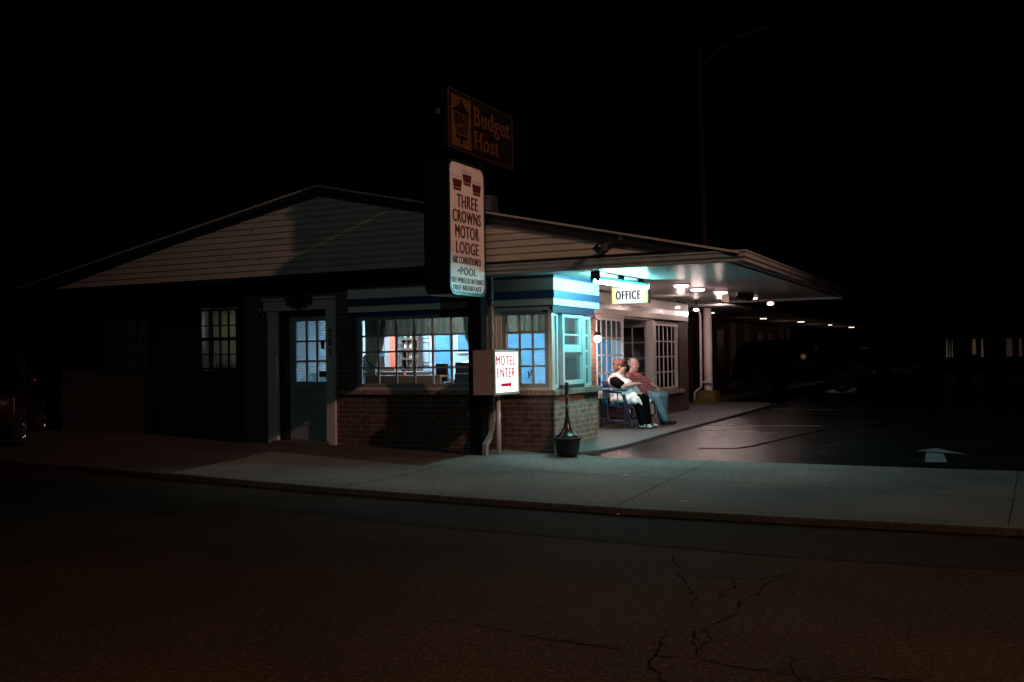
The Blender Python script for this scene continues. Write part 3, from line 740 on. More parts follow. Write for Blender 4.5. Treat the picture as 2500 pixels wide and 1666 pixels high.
# roof vent with louvres, just behind the pole sign
V = thing('roof_vent', 'louvred metal vent box on the roof behind the pole sign', 'vent', (-8.36, 16, 3.7))
g = MB(); g.box(-8.60, -8.30, 16, 16.3, 3.72, 4.26); g.build('housing', M['screen'], V)
g = MB()
for k in range(6): g.box(-8.61, -8.29, 15.975, 16.0, 3.99+k*.045, 4.01+k*.045)
g.build('louvre', M['drip'], V)
# floodlight on the rake
Fl = thing('gable_floodlight', 'small unlit twin floodlight fixed to the gable rake', 'floodlight', (-4.6, YS-.06, 2.78))
g = MB(); g.box(-4.60, -4.48, YS-.10, YS-.05, 2.755, 2.80); g.tube([(-4.54, YS-.1, 2.77), (-4.58, YS-.16, 2.76), (-4.64, YS-.2, 2.75)], .012); g.build('bracket', M['black'], Fl)
g = MB(); g.tube([(-4.63, YS-.19, 2.775), (-4.66, YS-.22, 2.73), (-4.70, YS-.26, 2.665)], [.022, .035, .06], 14); g.build('lamp_head', M['bronze'], Fl, smooth=True)
g = MB(); g.tube([(-4.45, YS-.12, 2.775), (-4.42, YS-.16, 2.79), (-4.38, YS-.22, 2.80)], [.02, .03, .045], 14); g.build('lamp_head', M['black'], Fl, smooth=True)

# ------------------------------------------------------------------ pole sign
SX = -6.383
P = thing('pole_sign', 'tall black pole sign with rounded white panel of three crowns hanging over the eave', 'sign', (-6.5, 12.08, 0))
g = MB(); g.box(-6.60, -6.40, 12.0, 12.17, -.06, 4.6); g.build('pole', mat('flat black pole paint', (.002,.002,.002), .8, spec=.1), P)
ro = rrect(11.13, 12.125, 2.13, 3.90, .13, 8); ri = rrect(11.155, 12.095, 2.175, 3.87, .115, 8)
g = MB(); g.prism(ro, 0, -6.76, SX-.012); g.build('cabinet', M['signcab'], P)
n = len(ro); g = MB()
g.add([(SX-.012, a, b) for a, b in ro]+[(SX+.008, a, b) for a, b in ro]+[(SX+.008, a, b) for a, b in ri]+[(SX-.003, a, b) for a, b in ri],
  [q for i in range(n) for q in ((i, (i+1)%n, n+(i+1)%n, n+i), (n+i, n+(i+1)%n, 2*n+(i+1)%n, 2*n+i), (2*n+i, 2*n+(i+1)%n, 3*n+(i+1)%n, 3*n+i))])
g.build('rim', mat('blue sign rim', (.003, .025, .03), .4), P)
g = MB(); g.prism(ri, 0, SX-.011, SX-.002); face = g.build('sign_face', M['signwhite'], P)
U, W_ = (0, 1, 0), (0, 0, 1)
def sgn(s, y0, y1, z0, z1, m, off=.0, name='lettering', x=SX-.0015, par=face, sp=1.12):
    return text_mb(s, (x, y0, z0), U, W_, y1-y0, z1-z0, .004, offset=off, space=sp).build(name, M[m], par)
sgn('THREE', 11.345, 11.92, 3.29, 3.458, 'signred', .007)
sgn('CROWNS', 11.225, 12.0, 3.09, 3.25, 'signred', .007)
sgn('MOTOR', 11.29, 11.945, 2.885, 3.052, 'signred', .007)
sgn('LODGE', 11.305, 11.93, 2.68, 2.84, 'signred', .007)
sgn('AIR CONDITIONED', 11.215, 11.99, 2.545, 2.640, 'signnavy', .003)
sgn('•POOL', 11.35, 11.86, 2.40, 2.50, 'signnavy', .006)
sgn('FREE WIRELESS INTERNET', 11.165, 12.07, 2.29, 2.360, 'signnavy', -.004)
sgn('FREE BREAKFAST', 11.225, 11.995, 2.195, 2.262, 'signnavy', .004)
def crown(yc, zb):
    g = MB(); x = SX-.0015; h = .17; w0, w1 = .092, .125
    def q(pts): g.prism(pts, 0, x, x+.004)
    q([(yc-w0, zb), (yc+w0, zb), (yc+w0+.006, zb+.032), (yc-w0-.006, zb+.032)])
    top = []
    k = 5
    for i in range(k*6+1):
        t = i/(k*6); u = -1+2*t; a = (t*k) % 1
        top.append((yc+u*w1, zb+h-.035+.022*abs(cos(pi*a))-.004))
    q([(yc-w0-.008, zb+.040), (yc+w0+.008, zb+.040)]+top[::-1])
    for i in range(5):
        u = -1+2*i/4; cy, cz = yc+u*w1*.96, zb+h+.012
        q([(cy+.008*cos(a*pi/4), cz+.010*sin(a*pi/4)) for a in range(8)])
    g.build('crown', M['signred'], face)
crown(11.363, 3.505); crown(11.63, 3.60); crown(11.895, 3.50)

# top sign (brand panel) on the same pole
H_ = thing('roadside_sign', 'unlit dark rectangular sign with amber lantern panel and orange words above the crowns sign', 'sign', (-6.43, 12.08, 4.0))
g = MB(); g.box(-6.49, SX-.013, 11.15, 13.03, 4.04, 4.82); g.build('cabinet', M['signcab'], H_)
g = MB()
for b in ((11.15,13.03,4.04,4.052),(11.15,13.03,4.808,4.82),(11.15,11.165,4.052,4.808),(13.015,13.03,4.052,4.808)): g.box(SX-.0129, SX+.004, *b)
g.build('rim', mat('maroon rim', (.05, .015, .014), .5), H_)
g = MB(); g.box(SX-.0128, SX-.004, 11.166, 13.014, 4.053, 4.807); hf = g.build('sign_face', M['hostbrown'], H_)
g = MB(); g.box(SX-.0039, SX-.001, 11.235, 11.765, 4.088, 4.757); yp = g.build('amber_panel', M['hostyel'], hf)
dx = SX-.0009
g = MB()
g.prism([(11.30,4.512),(11.365,4.235),(11.635,4.235),(11.68,4.512)], 0, dx, dx+.002)
g.build('lantern_emblem', M['hostbrown'], yp) if False else None
em = MB()
def q(pts, a=dx, b=dx+.002): em.prism(pts, 0, a, b)
q([(11.255,4.545),(11.73,4.545),(11.74,4.560),(11.60,4.635),(11.54,4.675),(11.54,4.735),(11.475,4.735),(11.475,4.675),(11.41,4.635),(11.25,4.560)])
q([(11.295,4.535),(11.33,4.535),(11.385,4.245),(11.36,4.245)]); q([(11.65,4.535),(11.685,4.535),(11.64,4.245),(11.61,4.245)])
q([(11.355,4.205),(11.645,4.205),(11.645,4.243),(11.355,4.243)]); q([(11.47,4.135),(11.53,4.135),(11.53,4.204),(11.47,4.204)])
q([(11.34,4.375),(11.655,4.375),(11.65,4.385),(11.345,4.385)])
em.build('lantern_emblem', M['hostbrown'], hf)
sgn('BUDGET', 11.345, 11.650, 4.395, 4.53, 'hostbrown', .006, x=dx, par=hf)
sgn('HOST', 11.39, 11.61, 4.258, 4.365, 'hostbrown', .006, x=dx, par=hf)
def serif(s, y0, y1, z0, z1):
    sgn(s, y0, y1, z0, z1, 'hostlet', .007, x=SX-.0035, par=hf)
    # slab serifs under and over the stems
serif('Budget', 11.85, 12.93, 4.385, 4.715); serif('Host', 11.86, 12.58, 4.145, 4.385)
g = MB()
for y, z in ((11.845, 4.700), (11.845, 4.450), (11.85, 4.370), (11.85, 4.145), (12.03, 4.370), (12.03, 4.145)): g.box(SX-.0035, SX+.0005, y, y+.13, z, z+.016)
g.build('serif', M['hostlet'], hf)
g = MB(); g.box(-6.565, -6.515, 11.14, 11.20, 4.48, 4.55); g.box(-6.5149, -6.49, 11.16, 11.18, 4.5, 4.52)
g.build('light_sensor', M['screen'], H_)

# ------------------------------------------------------------------ MOTEL ENTER box sign on its own pipe
P = thing('enter_sign', 'lit white MOTEL ENTER box sign with red arrow on a slim white pipe', 'sign', (-6.26, 12.22, 0))
FX = -6.115
g = MB(); g.box(-6.44, FX-.012, 11.83, 12.56, .80, 1.402); g.build('housing', M['pinkcab'], P)
g = MB()
for a in (11.8295, ):
    for x in (-6.41, -6.17):
        for z in (.84, 1.1, 1.36): g.lathe([(.008, 0), (.006, .004)], (x, a-.003, z), 8, 'y')
g.build('screw', M['blk'], P)
g = MB()
for b in ((11.825,12.565,1.375,1.405),(11.825,12.565,.797,.827),(11.825,11.85,.827,1.375),(12.54,12.565,.827,1.375)): g.box(FX-.0118, FX+.010, *b)
g.build('rim', mat('mint rim', (.42, .5, .47), .45), P)
g = MB(); g.box(FX-.0117, FX, 11.851, 12.539, .828, 1.374)
mf = g.build('sign_face', boxglow('enter sign glow', (1, .97, .92), (.95, 1, .84), 1.9, (FX, 12.195, 1.10), (1, .345, .273)), P)
M['enterred'] = emit('red backlit lettering', (.62, .018, .05), .75)
def st(s, y0, y1, z0, z1): text_mb(s, (FX+.0008, y0, z0), U, W_, y1-y0, z1-z0, .004, offset=.003, space=1.2).build('lettering', M['enterred'], mf)
st('MOTEL', 11.875, 12.455, 1.195, 1.325); st('ENTER', 11.90, 12.44, 1.03, 1.155)
g = MB(); g.prism([(12.02,.905),(12.28,.905),(12.28,.872),(12.335,.928),(12.28,.985),(12.28,.95),(12.02,.95)], 0, FX+.0008, FX+.005); g.build('arrow', M['enterred'], mf)
g = MB(); g.tube([(-6.275, 12.24, -.08), (-6.275, 12.24, .80)], .034, 14); g.build('pipe', M['pipe'], P, smooth=True)
g = MB(); g.tube([(-6.50, 12.0, .80), (-6.53, 12.02, .70), (-6.50, 12.06, .62), (-6.42, 12.12, .60), (-6.31, 12.2, .68)], .005, 6); g.build('cable', M['blk'], P)

# downspout
g = MB()
path = [(-6.565, 12.62, 2.45), (-6.565, 12.62, .50), (-6.55, 12.60, .41), (-6.47, 12.40, .30), (-6.355, 12.10, .19), (-6.345, 11.98, .12), (-6.342, 11.965, -.03)]
for (a, b) in zip(path, path[1:]):
    pass
def rectpipe(mb, path, hx, hy):
    k0 = len(mb.v)
    for i, p in enumerate(path):
        p = Vector(p); t = (Vector(path[min(i+1, len(path)-1)])-Vector(path[max(i-1, 0)])).normalized()
        u = Vector((1, -.2, 0)).normalized(); v = t.cross(u).normalized(); u = v.cross(t).normalized()
        for a, b in ((-1,-1),(1,-1),(1,1),(-1,1)): mb.v.append(tuple(p+u*a*hx+v*b*hy))
    for i in range(len(path)-1):
        for k in range(4): mb.f.append((k0+4*i+k, k0+4*i+(k+1)%4, k0+4*i+4+(k+1)%4, k0+4*i+4+k))
rectpipe(g, path, .034, .026)
ds = g.build('downspout', M['gut']); tag(ds, 'cream downspout between the front windows, kicked out at the foot', 'downspout')
g = MB(); g.box(-6.61, -6.52, 12.585, 12.66, 1.62, 1.65); g.box(-6.61, -6.52, 12.585, 12.66, .72, .75); each(g, 'strap', M['gut'], ds)

# conduit box low on the brick
g = MB(); g.box(-6.99, -6.93, 12.66, 12.73, .42, .52); g.tube([(-6.96, 12.70, .42), (-6.965, 12.70, -.02)], .012, 8)
tag(g.build('outlet_box', M['metal']), 'small grey outlet box and conduit on the brick under the front window', 'outlet box')

# ------------------------------------------------------------------ cigarette receptacle on a planter tub
T = thing('planter_tub', 'round black planter tub on the sidewalk at the building corner', 'planter', (-5.40, 12.62, -.03))
g = MB(); g.lathe([(.13, -.055), (.155, -.02), (.178, .165), (.198, .170), (.200, .195), (.17, .197), (.165, .17)], (-5.40, 12.60, 0), 28); g.build('tub', M['pot'], T, smooth=True)
R_ = thing('smoking_receptacle', 'slim bronze cigarette receptacle with bell base standing on the black tub', 'cigarette receptacle', (-5.40, 12.60, .2))
g = MB(); g.lathe([(.160, .198), (.158, .212), (.13, .232), (.085, .275), (.055, .335), (.038, .41), (.030, .46), (.024, .52), (.022, .80)], (-5.40, 12.60, 0), 28); g.build('base', M['bronze'], R_, smooth=True)
g = MB(); g.lathe([(.024, .80), (.030, .805), (.030, .83), (.022, .84), (.030, .85), (.030, .90), (.024, .915), (.028, .93), (.020, .945), (.005, .95)], (-5.40, 12.60, 0), 16); g.build('cap', M['black'], R_, smooth=True)

# ------------------------------------------------------------------ lamps under the canopy
def light(name, kind, loc, energy, col, par=None, size=None, rot=None, **k):
    l = bpy.data.lights.new(name, kind); l.energy = energy; l.color = col
    if kind == 'AREA':
        l.shape = 'RECTANGLE'; l.size, l.size_y = size
    elif size is not None: l.shadow_soft_size = size
    for a, b in k.items(): setattr(l, a, b)
    o = bpy.data.objects.new(name, l); COL.objects.link(o); o.location = loc
    if rot: o.rotation_euler = rot
    if par:
        o.parent = par; o.matrix_basis = world_of(par).inverted() @ Matrix.Translation(loc) @ (o.rotation_euler.to_matrix().to_4x4())
    return o
F = thing('fluorescent_fixture', 'long bare fluorescent tube fixture glowing teal-white under the canopy edge', 'light fixture', (-4.95, 13.5, 2.40))
g = MB(); g.prism([(-4.99,2.385),(-4.91,2.385),(-4.93,2.35),(-4.97,2.35)], 1, 12.62, 14.42)
g.v = [(x+(y-12.6)*.06, y, z) for x, y, z in g.v]; g.build('housing', mat('fixture enamel', (.05, .30, .33), .4), F)
g = MB(); g.box(-4.965, -4.905, 13.5, 13.62, 2.386, 2.449); g.box(-4.90, -4.84, 14.2, 14.3, 2.386, 2.449); each(g, 'hanger', M['black'], F)
g = MB(); g.tube([(-4.955, 12.63, 2.318), (-4.845, 14.42, 2.318)], .026, 12); g.build('tube', M['tube'], F)
g = MB()
g.prism([(-5.01,2.448),(-4.89,2.448),(-4.885,2.36),(-4.905,2.315),(-4.93,2.31),(-4.935,2.345),(-4.97,2.345),(-4.98,2.30),(-5.0,2.30),(-5.015,2.36)], 1, 12.575, 12.618)
g.build('end_cap', M['black'], F)
g = MB(); g.box(-4.88, -4.80, 14.43, 14.455, 2.31, 2.40); g.build('end_cap', M['sash'], F)

P = thing('office_sign', 'small backlit OFFICE box sign hanging from the canopy behind the tube light', 'sign', (-5.16, 14.62, 2.25))
g = MB(); g.box(-5.47, -4.88, 14.612, 14.73, 2.105, 2.375); g.build('housing', M['screen'], P)
g = MB()
for b in ((-5.472,-4.878,2.365,2.377),(-5.472,-4.878,2.103,2.115),(-5.472,-5.462,2.115,2.365),(-4.888,-4.878,2.115,2.365)): g.box(b[0], b[1], 14.60, 14.611, b[2], b[3])
g.build('rim', mat('olive rim', (.20, .22, .12), .4), P)
g = MB(); g.box(-5.461, -4.889, 14.6035, 14.6118, 2.116, 2.364)
of = g.build('sign_face', boxglow('office sign glow', (1, .93, .92), (.95, .88, .22), 1.35, (-5.175, 14.6, 2.24), (.286, 1, .30)), P)
text_mb('OFFICE', (-5.405, 14.603, 2.172), (1,0,0), (0,0,1), .405, .135, .004, offset=.012, space=1.28).build('lettering', mat('black sign lettering', (.012, .004, .004), .6), of)
g = MB(); g.box(-5.36, -5.345, 14.66, 14.675, 2.378, 2.449); g.box(-5.0, -4.985, 14.66, 14.675, 2.378, 2.449); each(g, 'hanger', M['metal'], P)

# recessed soffit lamps
spots = [(-4.66,15.64,'nearest the office sign',1),(-4.715,16.79,'second out from the office sign',1),(-4.58,17.83,'third out from the office sign, beside a floodlight',1),(-4.53,20.04,'fourth out, near the back of the canopy',1)]
proto = None
for x, y, w, s in spots:
    if proto is None:
        proto = thing('soffit_lamp', '', 'ceiling light', (x, y, ZS))
        g = MB(); g.lathe([(.145, 2.449), (.15, 2.437), (.125, 2.430)], (x, y, 0), 20); g.build('trim_ring', M['sash'], proto, smooth=True)
        g = MB(); g.lathe([(.122, 2.434), (.118, 2.405), (.105, 2.395), (.01, 2.392)], (x, y, 0), 20); g.build('lens', M['disk'], proto, smooth=True)
        o = proto
    else: o = copy_tree(proto); o.location = (x, y, ZS)
    tag(o, 'round glowing soffit lamp on the canopy, '+w, 'ceiling light', 'soffit lamps')
for x, y, w, s in spots:
    light('lamp_light', 'SPOT', (x, y, 2.37), 8 if y < 16 else 11, (1, .62, .56), size=.08, spot_size=radians(160), spot_blend=.6)
# bare PAR bulbs on swivels
def par_bulb(x, y, aim, on, lab):
    t = thing('swivel_spotlight', lab, 'spotlight', (x, y, ZS), 'swivel spotlights')
    g = MB(); g.lathe([(.045, 2.449), (.04, 2.43)], (x, y, 0), 14); g.tube([(x, y, 2.44), (x-.005, y, 2.39), (x+aim*.02, y-.02, 2.34)], .016, 8); g.build('swivel', M['bronze'], t)
    g = MB(); p = Vector((x+aim*.02, y-.02, 2.34)); d = Vector((aim*.3, -.25, -1)).normalized()
    g.tube([p, p+d*.04, p+d*.09], [.022, .035, .06], 14); g.build('reflector', M['sash'], t, smooth=True)
    g = MB(); g.ell(p+d*.092, (.056, .056, .03)); g.build('bulb_face', M['bulb'] if on else M['disk'], t, smooth=True)
    return t
par_bulb(-5.85, 19.3, .6, False, 'small swivel spotlight on the canopy, dimmer one nearer the office wall')
t = par_bulb(-5.80, 20.55, 0, True, 'bright bare spotlight bulb at the back of the canopy above the column')
light('swivel_light', 'POINT', (-5.55, 18.6, 2.2), 13, (1, .66, .58), size=.06)
light('column_fill_light', 'POINT', (-5.9, 22.9, 2.3), 42, (1, .74, .68), size=.06)  # added fill, set well clear of the bulb to brighten the column
light('canopy_bulb_light', 'POINT', (-4.72, 16.79, 2.25), 6, (1, .70, .66), size=.12)
t = thing('canopy_floodlight', 'beige security floodlight hanging beside the third soffit lamp', 'floodlight', (-4.55, 18.2, 2.4))
g = MB(); g.box(-4.63, -4.50, 18.1, 18.2, 2.26, 2.40); g.tube([(-4.56, 18.15, 2.40), (-4.56, 18.15, 2.449)], .03, 10); g.build('housing', M['cream'], t)
g = MB(); g.tube([(-4.60, 18.09, 2.26), (-4.60, 18.08, 2.24)], [.02, .025]); g.build('sensor', M['blk'], t)
t = thing('strip_fixture', 'unlit strip light on the canopy running between the soffit lamps', 'light fixture', (-4.5, 19.2, 2.4))
g = MB(); g.prism([(-4.56,2.448),(-4.40,2.448),(-4.43,2.37),(-4.53,2.37)], 1, 18.4, 19.75); g.build('housing', M['metal'], t)
g = MB(); g.tube([(-4.48, 18.45, 2.355), (-4.48, 19.7, 2.355)], .016); g.build('tube', M['sash'], t)

# wall globe lamp on the brick pier
G = thing('wall_lamp', 'glowing globe wall lamp on scrolled bracket on the brick pier', 'wall lamp', (XR, 15.45, 1.6))
g = MB(); g.lathe([(.045, 0), (.04, .02)], (0,0,0), 14, 'x'); g.v = [(XR+x, 15.45+y, 1.80+z) for x, y, z in g.v]
g.tube([(XR+.01, 15.45, 1.80), (XR+.06, 15.45, 1.90), (XR+.14, 15.45, 1.95), (XR+.21, 15.45, 1.90), (XR+.215, 15.45, 1.78), (XR+.20, 15.45, 1.68)], .009, 8)
g.tube([(XR+.06, 15.45, 1.62), (XR+.03, 15.45, 1.70), (XR+.10, 15.45, 1.76), (XR+.18, 15.45, 1.70)], .007, 8)
g.lathe([(.07, 1.655), (.06, 1.68), (.02, 1.70)], (XR+.20, 15.45, 0), 14); g.build('bracket', M['bronze'], G)
g = MB(); g.ell((XR+.20, 15.45, 1.585), (.064, .064, .052), 24, 16); g.build('globe', M['globe'], G, smooth=True)
light('globe_light', 'POINT', (XR+.24, 15.50, 1.50), 46, (1, .60, .54), size=.08)
t = tag(MB().box(XR-.002, XR+.008, 15.40, 15.62, 1.155, 1.42).build('wall_notice', M['sash']), 'small white notice board on the pier below the globe lamp', 'notice')
g = MB()
for z, w in ((1.38, .13), (1.345, .16), (1.30, .14)): g.box(XR+.0082, XR+.010, 15.51-w/2, 15.51+w/2, z-.012, z+.008)
g.prism([(15.51, 1.18), (15.54, 1.215), (15.51, 1.26), (15.48, 1.215)], 0, XR+.0082, XR+.010)
g.build('print', M['black'], t)

# column with conduit and yellow plinth, first support of the rear wing
K = thing('canopy_column', 'round painted column on a worn yellow concrete plinth', 'column', (-6.60, 24.3, .09))
g = MB(); g.lathe([(.115, .40), (.105, .44), (.103, 2.72)], (-6.62, 24.4, 0), 20); g.build('shaft', M['column'], K, smooth=True)
g = MB(); g.prism([(-6.88,.06),(-6.36,.06),(-6.41,.41),(-6.83,.41)], 1, 24.15, 24.65); g.build('plinth', M['yellow'], K)
g = MB(); g.tube([(-6.92, 24.2, 2.62), (-6.88, 24.2, 2.50), (-6.80, 24.2, 2.42), (-6.745, 24.2, 2.30), (-6.745, 24.2, .50), (-6.84, 24.15, .42), (-6.90, 24.14, .36), (-6.91, 24.14, .06)], .03, 10); g.build('drain_pipe', M['column'], K, smooth=True)
g = MB(); g.box(-6.78, -6.50, 24.25, 24.29, .60, .64); g.ell((-6.62, 24.295, .78), (.06, .012, .09)); g.build('strap', M['column'], K)

# ------------------------------------------------------------------ rear wing of rooms along the lot
Wg = thing('rear_wing', 'long dark motel wing behind the canopy with brick pilasters and covered walk', 'building', (-8.8, 40, 0))
g = MB(); g.box(-9.2, -8.8, 21.6, 62, 0, 2.6); g.build('wall', mat('dark wing wall', (.05, .03, .028), .8, var=.3), Wg)
for i, (y, yo) in enumerate([(26.5, 0), (29.6, 0), (35.2, 0), (37.6, 0), (44.0, 0), (45.5, 0), (51.5, 0), (58.5, 0)]):
    g = MB(); g.box(-8.8, -8.72, y, y+.75, FL, 2.5); g.build('pilaster', mat('pilaster paint', (.30, .17, .12), .8, var=.2, scale=20, stretch=(1,1,4)), Wg)
for y in (28.3, 31.5, 33.4, 39.6, 41.6, 47.5, 49.5, 54, 56): 
    g = MB(); g.box(-8.8, -8.74, y, y+.9, FL, 2.15); d = g.build('door', M['dwood'], Wg)
    g = MB(); g.ell((-8.71, y+.1, 1.1), (.03, .03, .03)); g.build('handle', M['metal'], d)
g = MB(); g.prism([(-9.3,2.75),(-5.6,2.55),(-5.6,2.45),(-9.3,2.45)], 1, 21.5, 62); g.build('roof', mat('wing roof', (.05, .04, .035), .9), Wg)
for i, (x, y, l) in enumerate([(-7.09,26.3,.15),(-6.82,31.8,.10),(-6.46,36.3,.12),(-6.23,41.4,.07),(-6.02,46.0,.12)]):
    t = thing('walkway_lamp', 'small glowing walkway lamp under the rear wing roof, %s from the column' % ['first', 'second', 'third', 'fourth', 'fifth'][i], 'ceiling light', (x, y, 2.45), 'walkway lamps of the rear wing')
    g = MB(); g.box(x-l, x+l, y-.05, y+.05, 2.425, 2.449); g.build('base', M['sash'], t)
    g = MB(); g.box(x-l*.95, x+l*.95, y-.045, y+.045, 2.40, 2.424); g.build('lens', M['wing'], t)
    light('walkway_light', 'POINT', (x-.6, y, 2.1), (1.2, 1, 3, 3, 3)[i], (1, .62, .42), size=.08)
t = thing('lot_lamp', 'small pink glowing lamp just past the back edge of the canopy', 'lamp', (-4.6, 22.1, 2.4))
g = MB(); g.ell((-4.58, 22.1, 2.40), (.075, .075, .045)); g.build('bulb', M['pink'], t, smooth=True)
g = MB(); g.lathe([(.04, 2.44), (.05, 2.55)], (-4.58, 22.1, 0), 12); g.tube([(-4.58, 22.1, 2.53), (-4.9, 22.1, 2.56), (-5.62, 22.1, 2.52)], .012); g.build('arm', M['black'], t)

# far wing across the lot, a few lit curtain gaps
Fw = thing('far_wing', 'distant dark motel wing across the lot with a few lit curtain gaps', 'building', (0, 62, 0))
g = MB(); g.box(-6, 14, 62, 66, -.1, 2.9); g.build('wall', mat('far wall', (.03, .025, .022), .9), Fw)
g = MB(); g.prism([(61.2, 2.9), (66.5, 2.9), (66.5, 3.0), (64, 4.2), (61.2, 3.0)], 0, -6.3, 14.3); g.build('roof', M['shingle'], Fw)
gl = {'g': emit('greenish curtain glow', (.55, .50, .28), .07), 'y': emit('amber curtain glow', (.65, .42, .16), .06), 'p': emit('pinkish curtain glow', (.55, .30, .26), .03)}
for i, (x0, x1, segs) in enumerate([(-2.98, -2.1, [('g', .0, .10), ('g', .17, .22), ('g', .30, .36)]), (-1.62, -.7, [('y', .0, .20), ('y', .45, .58)]), (.10, 1.1, [('p', .0, .32), ('p', .62, .80)])]):
    g = MB(); g.box(x0-.2, x1+.1, 61.94, 62, .85, 2.05); w = g.build('window', M['black'], Fw)
    for j, (c, a, b) in enumerate(segs):
        g = MB(); g.prism([(x0+a+.03, 1.95), (x0+b-.02, 1.95), (x0+b, .95 if c != 'y' or j else 1.1), (x0+a, .95 if c != 'y' or j else 1.1)], 1, 61.93, 61.938); g.build('lit_curtain', gl[c], w)

# unlit street lamp beyond the roof
S_ = thing('street_lamp', 'unlit tall pole with curved mast arm rising behind the office roof', 'street lamp', (-9.25, 34, 0))
g = MB(); g.tube([(-9.22, 34, 0), (-9.28, 34, 6), (-9.35, 34, 12.1)], [.15, .11, .08], 12); g.build('pole', M['lamppole'], S_, smooth=True)
g = MB(); g.tube([(-9.33, 34, 11.35), (-9.0, 34, 11.62), (-8.5, 34, 11.97), (-8.0, 34, 12.18), (-7.4, 34, 12.33), (-6.8, 34, 12.38)], .045, 8); g.build('arm', M['lamppole'], S_, smooth=True)
g = MB(); g.ell((-6.5, 34, 12.36), (.35, .12, .07)); g.build('lamp_head', M['black'], S_, smooth=True)

# ------------------------------------------------------------------ blue metal glider bench
Bn = thing('glider_bench', 'blue metal glider loveseat against the porch wall with two people seated', 'bench', (-5.85, 16.4, FL))
y0, y1 = 15.62, 17.12
g = MB()
for k in range(2):
    z = .62+k*.14
    g.prism([(-6.03-.02*k, z), (-6.01-.02*k, z), (-6.035-.02*k, z+.12), (-6.055-.02*k, z+.12)], 1, y0+.04, y1-.04)
g.build('backrest', M['blue'], Bn)
g = MB(); g.prism([(-6.02,.475),(-5.56,.50),(-5.53,.485),(-5.53,.46),(-6.02,.45)], 1, y0+.05, y1-.05); g.build('seat', M['blue'], Bn)
for i, y in enumerate((y0, y1)):
    g = MB()
    g.tube([(-6.08, y, .30), (-6.03, y, .55), (-6.02, y, .70)], .016, 8)
    g.tube([(-5.98, y, .70), (-5.96, y, .45), (-5.95, y, .27), (-5.90, y, .215), (-5.68, y, .215), (-5.62, y, .25), (-5.64, y, .45), (-5.68, y, .62), (-5.72, y, .69), (-5.98, y, .70)], .015, 8)
    g.tube([(-5.78, y, .70), (-5.77, y, .22)], .012, 8)
    g.build('arm_frame', M['blue'], Bn, smooth=True)
    g = MB(); g.box(-6.04, -5.62, y-.03, y+.03, .712, .730); g.build('armrest', M['blue'], Bn)
    g = MB(); g.tube([(-6.10, y+.04, .10), (-6.05, y+.04, .45), (-5.98, y+.04, .66)], .017, 8); g.build('leg', M['blue'], Bn, smooth=True)
    g = MB(); g.tube([(-5.68, y+.04, .66), (-5.63, y+.04, .50), (-5.58, y+.04, .28), (-5.54, y+.04, .105), (-5.50, y+.04, .105)], .019, 8); g.build('leg', M['blue'], Bn, smooth=True)
g = MB(); g.tube([(-6.03, y0, .24), (-6.03, y1, .24)], .014, 8); g.tube([(-5.64, y0, .24), (-5.64, y1, .24)], .014, 8); g.tube([(-5.99, y0, .47), (-5.99, y1, .47)], .014, 8); g.tube([(-5.56, y0, .47), (-5.56, y1, .47)], .014, 8)
g.build('cross_rail', M['blue'], Bn, smooth=True)

# ------------------------------------------------------------------ people (one voxel-blended surface per body / garment)
def blend(mb, name, m, parent=None, vox=.009, sm=3):
    o = mb.build(name, m, parent, True)
    r = o.modifiers.new('remesh', 'REMESH'); r.mode = 'VOXEL'; r.voxel_size = vox; r.use_smooth_shade = True
    s = o.modifiers.new('smooth', 'SMOOTH'); s.factor = .5; s.iterations = sm
    return o
def hand(mb, wrist, tip, up, side):
    """palm and five bent fingers from wrist towards tip; up = back of the hand, side = thumb side"""
    w, t = Vector(wrist), Vector(tip); d = (t-w); L = d.length; d.normalize()
    up = Vector(up); up = (up-d*up.dot(d)).normalized(); s = d.cross(up)*side
    pal = w+d*L*.50
    for k in (-.03, -.01, .012, .032): mb.limb(w+s*k*.6, pal+s*k, .016, .014, 8)
    for k, ln, dr in ((-.034, .36, .02), (-.012, .44, .012), (.011, .50, .012), (.034, .44, .018)):
        a = pal+s*k; b = a+d*L*ln*.5-up*.008; c = b+d*L*ln*.42-up*.02
        mb.limb(a, b, .0095, .0088, 8); mb.limb(b, c, .0088, .0072, 8)
    a = w+d*L*.15+s*.03; b = a+d*L*.24+s*.026-up*.006; c = b+d*L*.20+s*.004-up*.008
    mb.limb(a, b, .0125, .0105, 8); mb.limb(b, c, .0105, .0085, 8)
def head(mb, c, yaw, s=1.0, fat=1.0):
    """skull, jaw, nose, ears and lips; yaw = facing direction in the ground plane"""
    c = Vector(c); f = Vector((cos(yaw), sin(yaw), 0)); r = Vector((-sin(yaw), cos(yaw), 0)); u = Vector((0, 0, 1))
    def at(a, b, h): return c+f*a*s+r*b*s+u*h*s
    R = Matrix((f, r, u)).transposed()
    mb.ell(at(-.008, 0, .035), (.097*s, .078*s, .088*s), rot=R); mb.ell(at(.022, 0, -.035), (.070*s, .062*s*fat, .078*s), rot=R)
    mb.ell(at(.045, 0, -.085), (.040*s, .042*s*fat, .030*s), rot=R)
    mb.limb(at(.080, 0, .010), at(.105, 0, -.024), .009*s, .014*s, 8)
    for q in (-1, 1):
        mb.ell(at(.094, q*.012, -.026), (.010*s, .009*s, .008*s), rot=R); mb.ell(at(-.005, q*.080, -.005), (.018*s, .010*s, .030*s), rot=R)
        mb.ell(at(.074, q*.032, .022), (.016*s, .018*s, .008*s), rot=R); mb.ell(at(.058, q*.040*fat, -.03), (.026*s, .022*s, .026*s), rot=R)
    mb.ell(at(.082, 0, -.055), (.012*s, .024*s, .006*s), rot=R); mb.ell(at(.080, 0, -.066), (.012*s, .020*s, .006*s), rot=R)
    return at
